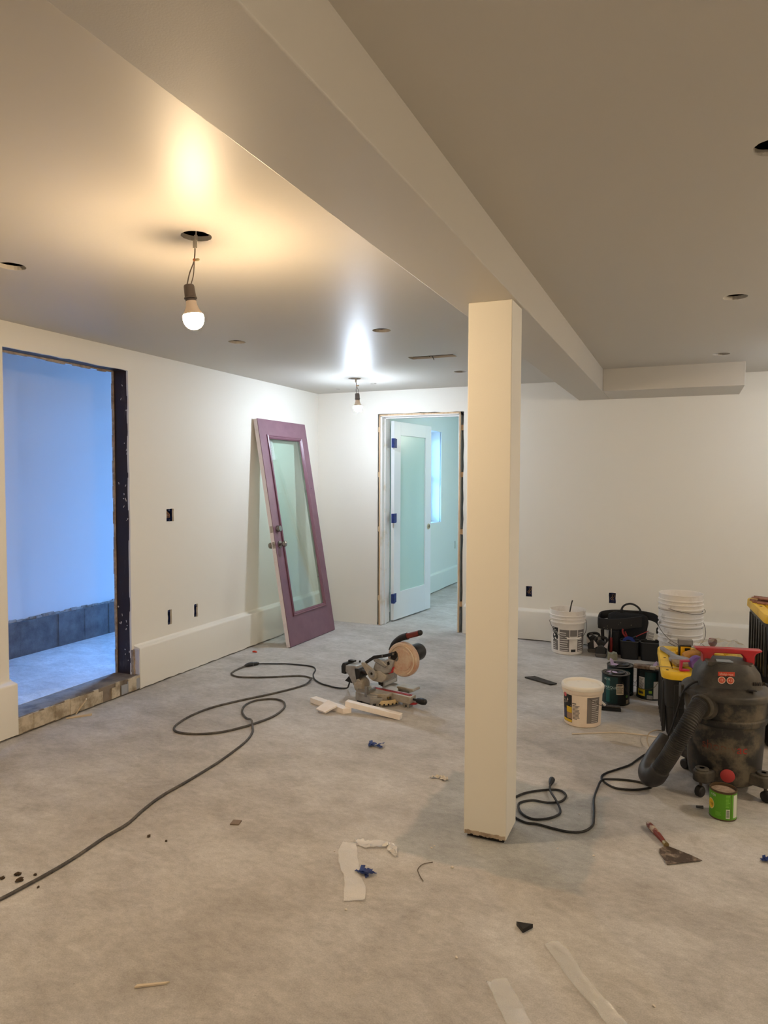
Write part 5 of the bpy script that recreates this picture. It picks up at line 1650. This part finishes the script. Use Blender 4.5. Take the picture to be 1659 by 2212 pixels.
def wad(label, x, y, s_, seed, m=M_BLUETAPE):
    rnd_ = random.Random(seed)
    b_ = MB()
    for k in range(9):
        c_ = Vector(((rnd_.random() - .5) * s_ * 1.5, (rnd_.random() - .5) * s_ * .8, .004 + rnd_.random() * s_ * .3))
        a, e = rnd_.random() * PI, (rnd_.random() - .5) * 1.0
        T = Matrix.Translation(c_) @ Matrix.Rotation(a, 4, 'Z') @ Matrix.Rotation(e, 4, 'X')
        l_, w_ = s_ * (.3 + rnd_.random() * .3), s_ * (.14 + rnd_.random() * .14)
        vs2 = []
        for i in range(5):
            for q in (-1, 1):
                vs2.append((l_ * (i / 2 - 1), q * w_, rnd_.random() * s_ * .16))
        b_.add(vs2, [(2 * i, 2 * i + 1, 2 * i + 3, 2 * i + 2) for i in range(4)], T)
    b_.v = [(a, b, max(c, .001)) for a, b, c in b_.v]
    o_ = b_.build('tape_wad', m, smooth=0, recalc=False, solid=.0012)
    o_.location = (x, y, .0006)
    return tag(o_, label, 'tape wad', 'wads of blue masking tape')


wad('crumpled wad of blue masking tape in the middle of the floor', -1.545, 3.483, .040, 31)
wad('crumpled wad of blue masking tape beside the bent clear tape', -1.070, 2.325, .036, 32)
wad('crumpled wad of blue masking tape past the putty knife', .322, 3.030, .024, 33)

o = MB().prism([(-.019, -.019), (.020, -.018), (.022, .018), (-.016, .020)], 0, .005, 'xy').build('tile_chip', mat('brown_chip', (128, 112, 98), .8), smooth=0, bevel=.001)
o.location, o.rotation_euler = (-1.745, 2.455, .001), (0, 0, .3)
tag(o, 'small square brown chip alone on the open floor', 'chip')
o = MB().prism([(-.026, -.006), (.024, .016), (.010, -.030)], 0, .014, 'xy').build('rubber_wedge', M_BLACK, smooth=0, bevel=.001)
o.location, o.rotation_euler = (-.458, 2.250, .001), (0, 0, -.25)
tag(o, 'small black triangular wedge near the front of the floor', 'wedge')
o = MB().tube(spline([(-.865, 2.500, .003), (-.895, 2.470, .003), (-.900, 2.430, .003), (-.880, 2.395, .003), (-.855, 2.365, .003)], 5), .0016, 5).build('wire_arc', mat('dull_wire', (96, 82, 68), .6))
tag(o, 'fine dark wire arc on the floor before the post', 'wire')
o = MB().prism([(-.046, -.004), (.040, .0), (.052, .006), (-.04, .006)], 0, .005, 'xy').build('wood_splinter', mat('pale_wood_splinter', (206, 190, 164), .8), smooth=0)
o.location, o.rotation_euler = (-1.400, 1.548, .001), (0, 0, .55)
tag(o, 'pale wood splinter on the floor at the very front', 'splinter')
o = MB().tube([(-.02, 0, .006), (0, .004, .008), (.02, .001, .006)], [.006, .008, .006], 8).build('red_wire_nut', mat('orange_red_plastic', (206, 62, 36), .5))
o.location = (-3.34, 4.99, 0)
tag(o, 'small red wire nut on the floor by the wall foot', 'wire nut')
SHIM = mat('pale_shim', (206, 188, 158), .7)
o = MB().prism([(-.075, -.004), (.070, -.012), (.075, .012), (-.075, .004)], 0, .008, 'xy').build('wood_shim', SHIM, smooth=0)
o.location, o.rotation_euler = (-3.420, 3.185, .001), (0, 0, .95)
tag(o, 'pale wood shim lying flat at the foot of the sill', 'shim', 'wood shims at the sill')
o = MB().prism([(-.060, -.004), (.055, -.010), (.055, .010), (-.060, .004)], 0, .007, 'xy').build('wood_shim', SHIM, smooth=0)
o.location, o.rotation_euler = (-3.440, 3.225, .052), (math.radians(20), math.radians(-55), math.radians(25))
tag(o, 'pale wood shim propped upright against the sill face', 'shim', 'wood shims at the sill')
# clods of dried mud near the cord
rnd = random.Random(9)
MUD = mat('dried_mud', (74, 58, 42), .95, col2=(48, 38, 28), nscale=40)
for k, (x, y, s_) in enumerate([(-2.255, 1.800, .013), (-2.215, 1.775, .014), (-2.195, 1.825, .007), (-2.285, 1.760, .010), (-2.300, 1.745, .012), (-2.150, 1.860, .006), (-2.118, 1.773, .006), (-2.005, 2.215, .009), (-1.915, 2.215, .006)]):
    o = MB().ball((0, 0, 0), (s_, s_ * .8, s_ * .5), 9, 6, .5, rnd).build('mud_clod', MUD, smooth=0)
    o.location, o.rotation_euler = (x, y, s_ * .42), (0, 0, rnd.random() * 3)
    tag(o, 'small dark clod of dried mud lying near the grey cord', 'mud clod', 'mud clods near the cord')
CRUMB = mat('plaster_crumb', (212, 204, 192), .9)
for k, (x, y, s_) in enumerate([(-.785, 2.497, .008), (-.905, 2.60, .005), (-.900, 2.62, .004), (-.30, 2.80, .006), (-.44, 2.80, .004), (-.62, 2.02, .006), (-.05, 2.05, .006), (-1.04, 2.10, .005), (-.50, 3.0, .004), (-.40, 3.13, .004), (-1.25, 2.42, .004), (-2.35, 2.55, .004)]):
    o = MB().ball((0, 0, 0), (s_, s_ * .7, s_ * .45), 8, 5, .5, rnd).build('plaster_crumb', CRUMB, smooth=0)
    o.location, o.rotation_euler = (x, y, s_ * .4), (0, 0, rnd.random() * 3)
    tag(o, 'tiny white plaster crumb on the bare concrete floor', 'plaster crumb', 'plaster crumbs on the floor')

# ================================================================== TOOL BAG AND KNEE PADS BY THE BACK WALL
CLOTH = mat('black_canvas', (15, 14, 14), .85, bump=.4, bscale=200)
LEATH = mat('black_leather', (18, 17, 17), .6)
bgx, bgy = -.405, 6.245
t = thing('tool_bag', 'black canvas tool bag and belt slumped against the back wall', 'tool bag', (bgx, bgy, 0), face_cam(bgx, bgy) * .6)
# slumped body
rnd = random.Random(14)
body = MB()
ringz = [(.0, .30, .17), (.05, .315, .185), (.12, .31, .175), (.20, .30, .150), (.28, .33, .130), (.325, .31, .110), (.345, .24, .085)]
for z, w, d_ in ringz:
    for x, y in rrect(w, d_, min(w, d_) * .35, 5):
        body.v.append((x + (rnd.random() - .5) * .010 - .02, y + (rnd.random() - .5) * .010 + .03, z))
n = len(rrect(.3, .2, .05, 5))
body.f = [(j * n + i, j * n + (i + 1) % n, (j + 1) * n + (i + 1) % n, (j + 1) * n + i) for j in range(len(ringz) - 1) for i in range(n)] + [tuple(range(n)), tuple(range((len(ringz) - 1) * n, len(ringz) * n))]
body.build('bag_body', CLOTH, t, smooth=60)
hpts = spline([(-.075, .02, .335), (-.070, .02, .385), (-.045, .02, .415), (0, .02, .428), (.045, .02, .412), (.075, .02, .380), (.085, .02, .330)], 6)
MB().tube(hpts, .0085, 10).build('carry_handle', LEATH, t)
for x in (-.072, .080):
    MB().box((x, .02, .352), (.030, .018, .045)).build('handle_cuff', LEATH, t, bevel=.006)


def band(path, half, thick):
    """broad belt standing on edge along a path"""
    b_ = MB()
    P = spline(path, 6)
    for i, p_ in enumerate(P):
        td = P[min(i + 1, len(P) - 1)] - P[max(i - 1, 0)]
        td.z = 0
        td.normalize()
        s_ = Vector((-td.y, td.x, 0)) * thick / 2
        for sg_, zz in ((-1, -half), (1, -half), (1, half), (-1, half)):
            b_.v.append(tuple(p_ + s_ * sg_ + Vector((0, 0, zz))))
    for i in range(len(P) - 1):
        for k in range(4):
            b_.f.append((i * 4 + k, i * 4 + (k + 1) % 4, (i + 1) * 4 + (k + 1) % 4, (i + 1) * 4 + k))
    b_.f += [(0, 1, 2, 3), tuple((len(P) - 1) * 4 + k for k in range(4))]
    return b_


band([(-.255, -.02, .265), (-.245, -.075, .262), (-.18, -.105, .262), (-.09, -.110, .270), (.0, -.105, .285), (.09, -.080, .300)], .046, .014).build('belt', LEATH, t, bevel=.003)
band([(-.258, -.03, .270), (-.24, .05, .305), (-.15, .075, .322), (.0, .06, .330), (.12, .04, .332), (.20, .01, .318), (.232, -.02, .272), (.225, -.04, .235)], .034, .014).build('belt', LEATH, t, bevel=.003)
MB().prism([(.205, .245), (.232, .270), (.262, .245), (.258, .215), (.235, .190), (.205, .205)], -.06, -.02, 'xz').build('buckle', M_BLACK, t, bevel=.006)
for x, z in ((-.205, .235), (-.178, .250), (-.178, .228), (-.090, .268), (-.072, .285), (.01, .272)):
    MB().lathe([(0, 0), (.004, 0), (.003, .002), (0, .0025)], 10, M=Matrix.Translation((x, -.119, z)) @ Matrix.Rotation(PI / 2, 4, 'X')).build('rivet', M_STEEL, t)
MB().prism([(-.235, .215), (-.205, .215), (-.200, .075), (-.222, .072)], -.100, -.092, 'xz').build('hanging_strap', LEATH, t, bevel=.002)
# pouches
MB().prism([(-.165, .215), (-.085, .215), (-.085, .02), (-.150, .02)], -.125, -.06, 'xz').build('hammer_pouch', CLOTH, t, bevel=.008)
for x0, x1 in ((-.070, .075), (.085, .232)):
    rings = []
    for z, g_ in ((.0, .92), (.03, .96), (.100, 1.0), (.150, 1.04)):
        rings.append([(((x0 + x1) / 2) + x * g_, -.145 + y * g_, z) for x, y in rrect(x1 - x0, .11, .035, 4)])
    rings.append([(((x0 + x1) / 2) + x * .96, -.145 + y * .96, .148) for x, y in rrect(x1 - x0, .11, .035, 4)])
    rings.append([(((x0 + x1) / 2) + x * .90, -.145 + y * .90, .06) for x, y in rrect(x1 - x0, .11, .035, 4)])
    n = len(rings[0])
    pb = MB()
    pb.v = [p_ for r in rings for p_ in r]
    pb.f = [(j * n + i, j * n + (i + 1) % n, (j + 1) * n + (i + 1) % n, (j + 1) * n + i) for j in range(len(rings) - 1) for i in range(n)] + [tuple(range(n)), tuple(range((len(rings) - 1) * n, len(rings) * n))]
    po = pb.build('pouch', LEATH, t, smooth=50)
    MB().tube([(p_[0], p_[1], .150) for p_ in rings[3]], .0035, 6, closed=True).build('pouch_binding', mat('grey_binding', (62, 60, 58), .5), po)
MB().tube(spline([(.20, -.10, .155), (.25, -.11, .150), (.29, -.115, .140), (.315, -.115, .142)], 5), [.010, .010, .010, .011, .011, .012, .013, .013, .013, .013, .013, .012, .012, .012, .011, .010], 8).build('strap_end', LEATH, t)
BT = Matrix.Translation((bgx, bgy, 0)) @ Matrix.Rotation(face_cam(bgx, bgy) * .6, 4, 'Z')
br = face_cam(bgx, bgy) * .6
# tools held by the bag
t = thing('hammer', 'red-handled hammer hanging upside down at the side of the tool bag', 'hammer', BT @ Vector((-.145, -.150, .022)), br)
MB().tube([(0, 0, 0), (0, 0, .05), (0, 0, .11), (0, 0, .14)], [.013, .012, .011, .009], 10).build('grip', mat('hammer_red', (126, 30, 28), .55), t)
MB().tube([(0, 0, .14), (0, .004, .215)], .007, 8).build('shaft', M_STEEL, t)
o = MB().lathe([(.030, -.014), (.052, -.014), (.052, .014), (.030, .014), (.030, -.014)], 28, M=Matrix.Rotation(PI / 2, 4, 'X'), cap=False).build('tape_roll', mat('blue_tape_roll', (30, 52, 128), .6))
o.location, o.rotation_euler = BT @ Vector((-.005, -.150, .128)), (0, 0, br)
tag(o, 'roll of blue tape half out of the tool bag pouch', 'tape roll')
t = thing('pliers', 'pliers with curved red grips sticking out of the tool bag', 'pliers', BT @ Vector((-.035, -.125, .165)), br)
MB().tube(spline([(.010, 0, 0), (-.012, -.006, .028), (-.022, -.006, .055), (-.018, -.004, .072)], 4), [.007] * 10 + [.008, .008, .006], 8).build('grip', mat('plier_red', (150, 44, 40), .5), t)
MB().tube(spline([(.018, .004, 0), (.008, .0, .025), (-.002, 0, .050)], 4), .0065, 8).build('grip', MATS['plier_red'], t)
MB().box((.018, .003, -.018), (.020, .010, .045)).build('jaws', M_STEEL, t, bevel=.002)
t = thing('pry_bar', 'thin tool with red shaft slanting out of the tool bag', 'screwdriver', BT @ Vector((.085, -.125, .185)), br)
MB().tube([(-.035, 0, -.005), (.06, .0, .050)], .004, 8).build('shaft', MATS['plier_red'], t)
MB().tube([(-.075, 0, -.028), (-.035, 0, -.005)], [.008, .011], 8).build('handle', M_BLACK, t)
o = MB().prism([(0, 0), (.055, 0), (.055, .014), (.015, .014), (.015, .022), (.055, .022), (.055, .036), (.015, .036), (.015, .044), (.055, .044), (.055, .060), (0, .060)], -.008, .008, 'xz').build('metal_clamp', mat('pale_metal', (168, 164, 160), .45, metal=.4), bevel=.001)
o.location, o.rotation_euler = BT @ Vector((.125, -.130, .172)), (0, math.radians(12), br)
tag(o, 'pale notched metal clamp showing above the tool bag pouch', 'clamp')

KP = mat('kneepad_shell', (34, 33, 32), .45)
for x, y, lab in ((-.700, 6.205, 'black hard-shell knee pad standing next to the open bucket'), (-.622, 6.060, 'black hard-shell knee pad standing against the tool bag')):
    t = thing('knee_pad', lab, 'knee pad', (x, y, 0), face_cam(x, y) * .8, 'pair of knee pads')
    t.scale = (.86, .86, .95)
    MB().prism([(-.052, .030), (-.030, .012), (.030, .012), (.052, .030), (.056, .070), (.030, .105), (.0, .112), (-.030, .105), (-.056, .070)], -.045, .0, 'xz').build('shell', KP, t, bevel=.014)
    MB().prism([(-.044, .0), (.044, .0), (.056, .018), (.05, .034), (-.05, .034), (-.056, .018)], -.050, .012, 'xz').build('foot_rim', mat('kneepad_grey', (82, 78, 74), .6), t, bevel=.006)
    MB().prism([(-.058, .06), (.058, .06), (.050, .125), (.0, .150), (-.050, .125)], .0, .025, 'xz').build('foam', M_BLACK, t, bevel=.008)
    for s_ in (-1, 1):
        MB().prism([(s_ * .028, .098), (s_ * .062, .080), (s_ * .068, .145)], -.046, -.008, 'xz').build('pale_wing', mat('kneepad_pale', (176, 168, 164), .6), t, smooth=0)
    sp_ = spline([(-.050, .012, .11), (-.052, .015, .150), (-.020, .02, .162), (.03, .02, .166), (.054, .015, .150), (.050, .012, .10)], 5)
    MB().tube(sp_, .012, 8).build('strap', LEATH, t)
    MB().box((-.018, .002, .158), (.026, .006, .024)).build('strap_buckle', mat('grey_buckle', (92, 88, 84), .5), t, bevel=.002)
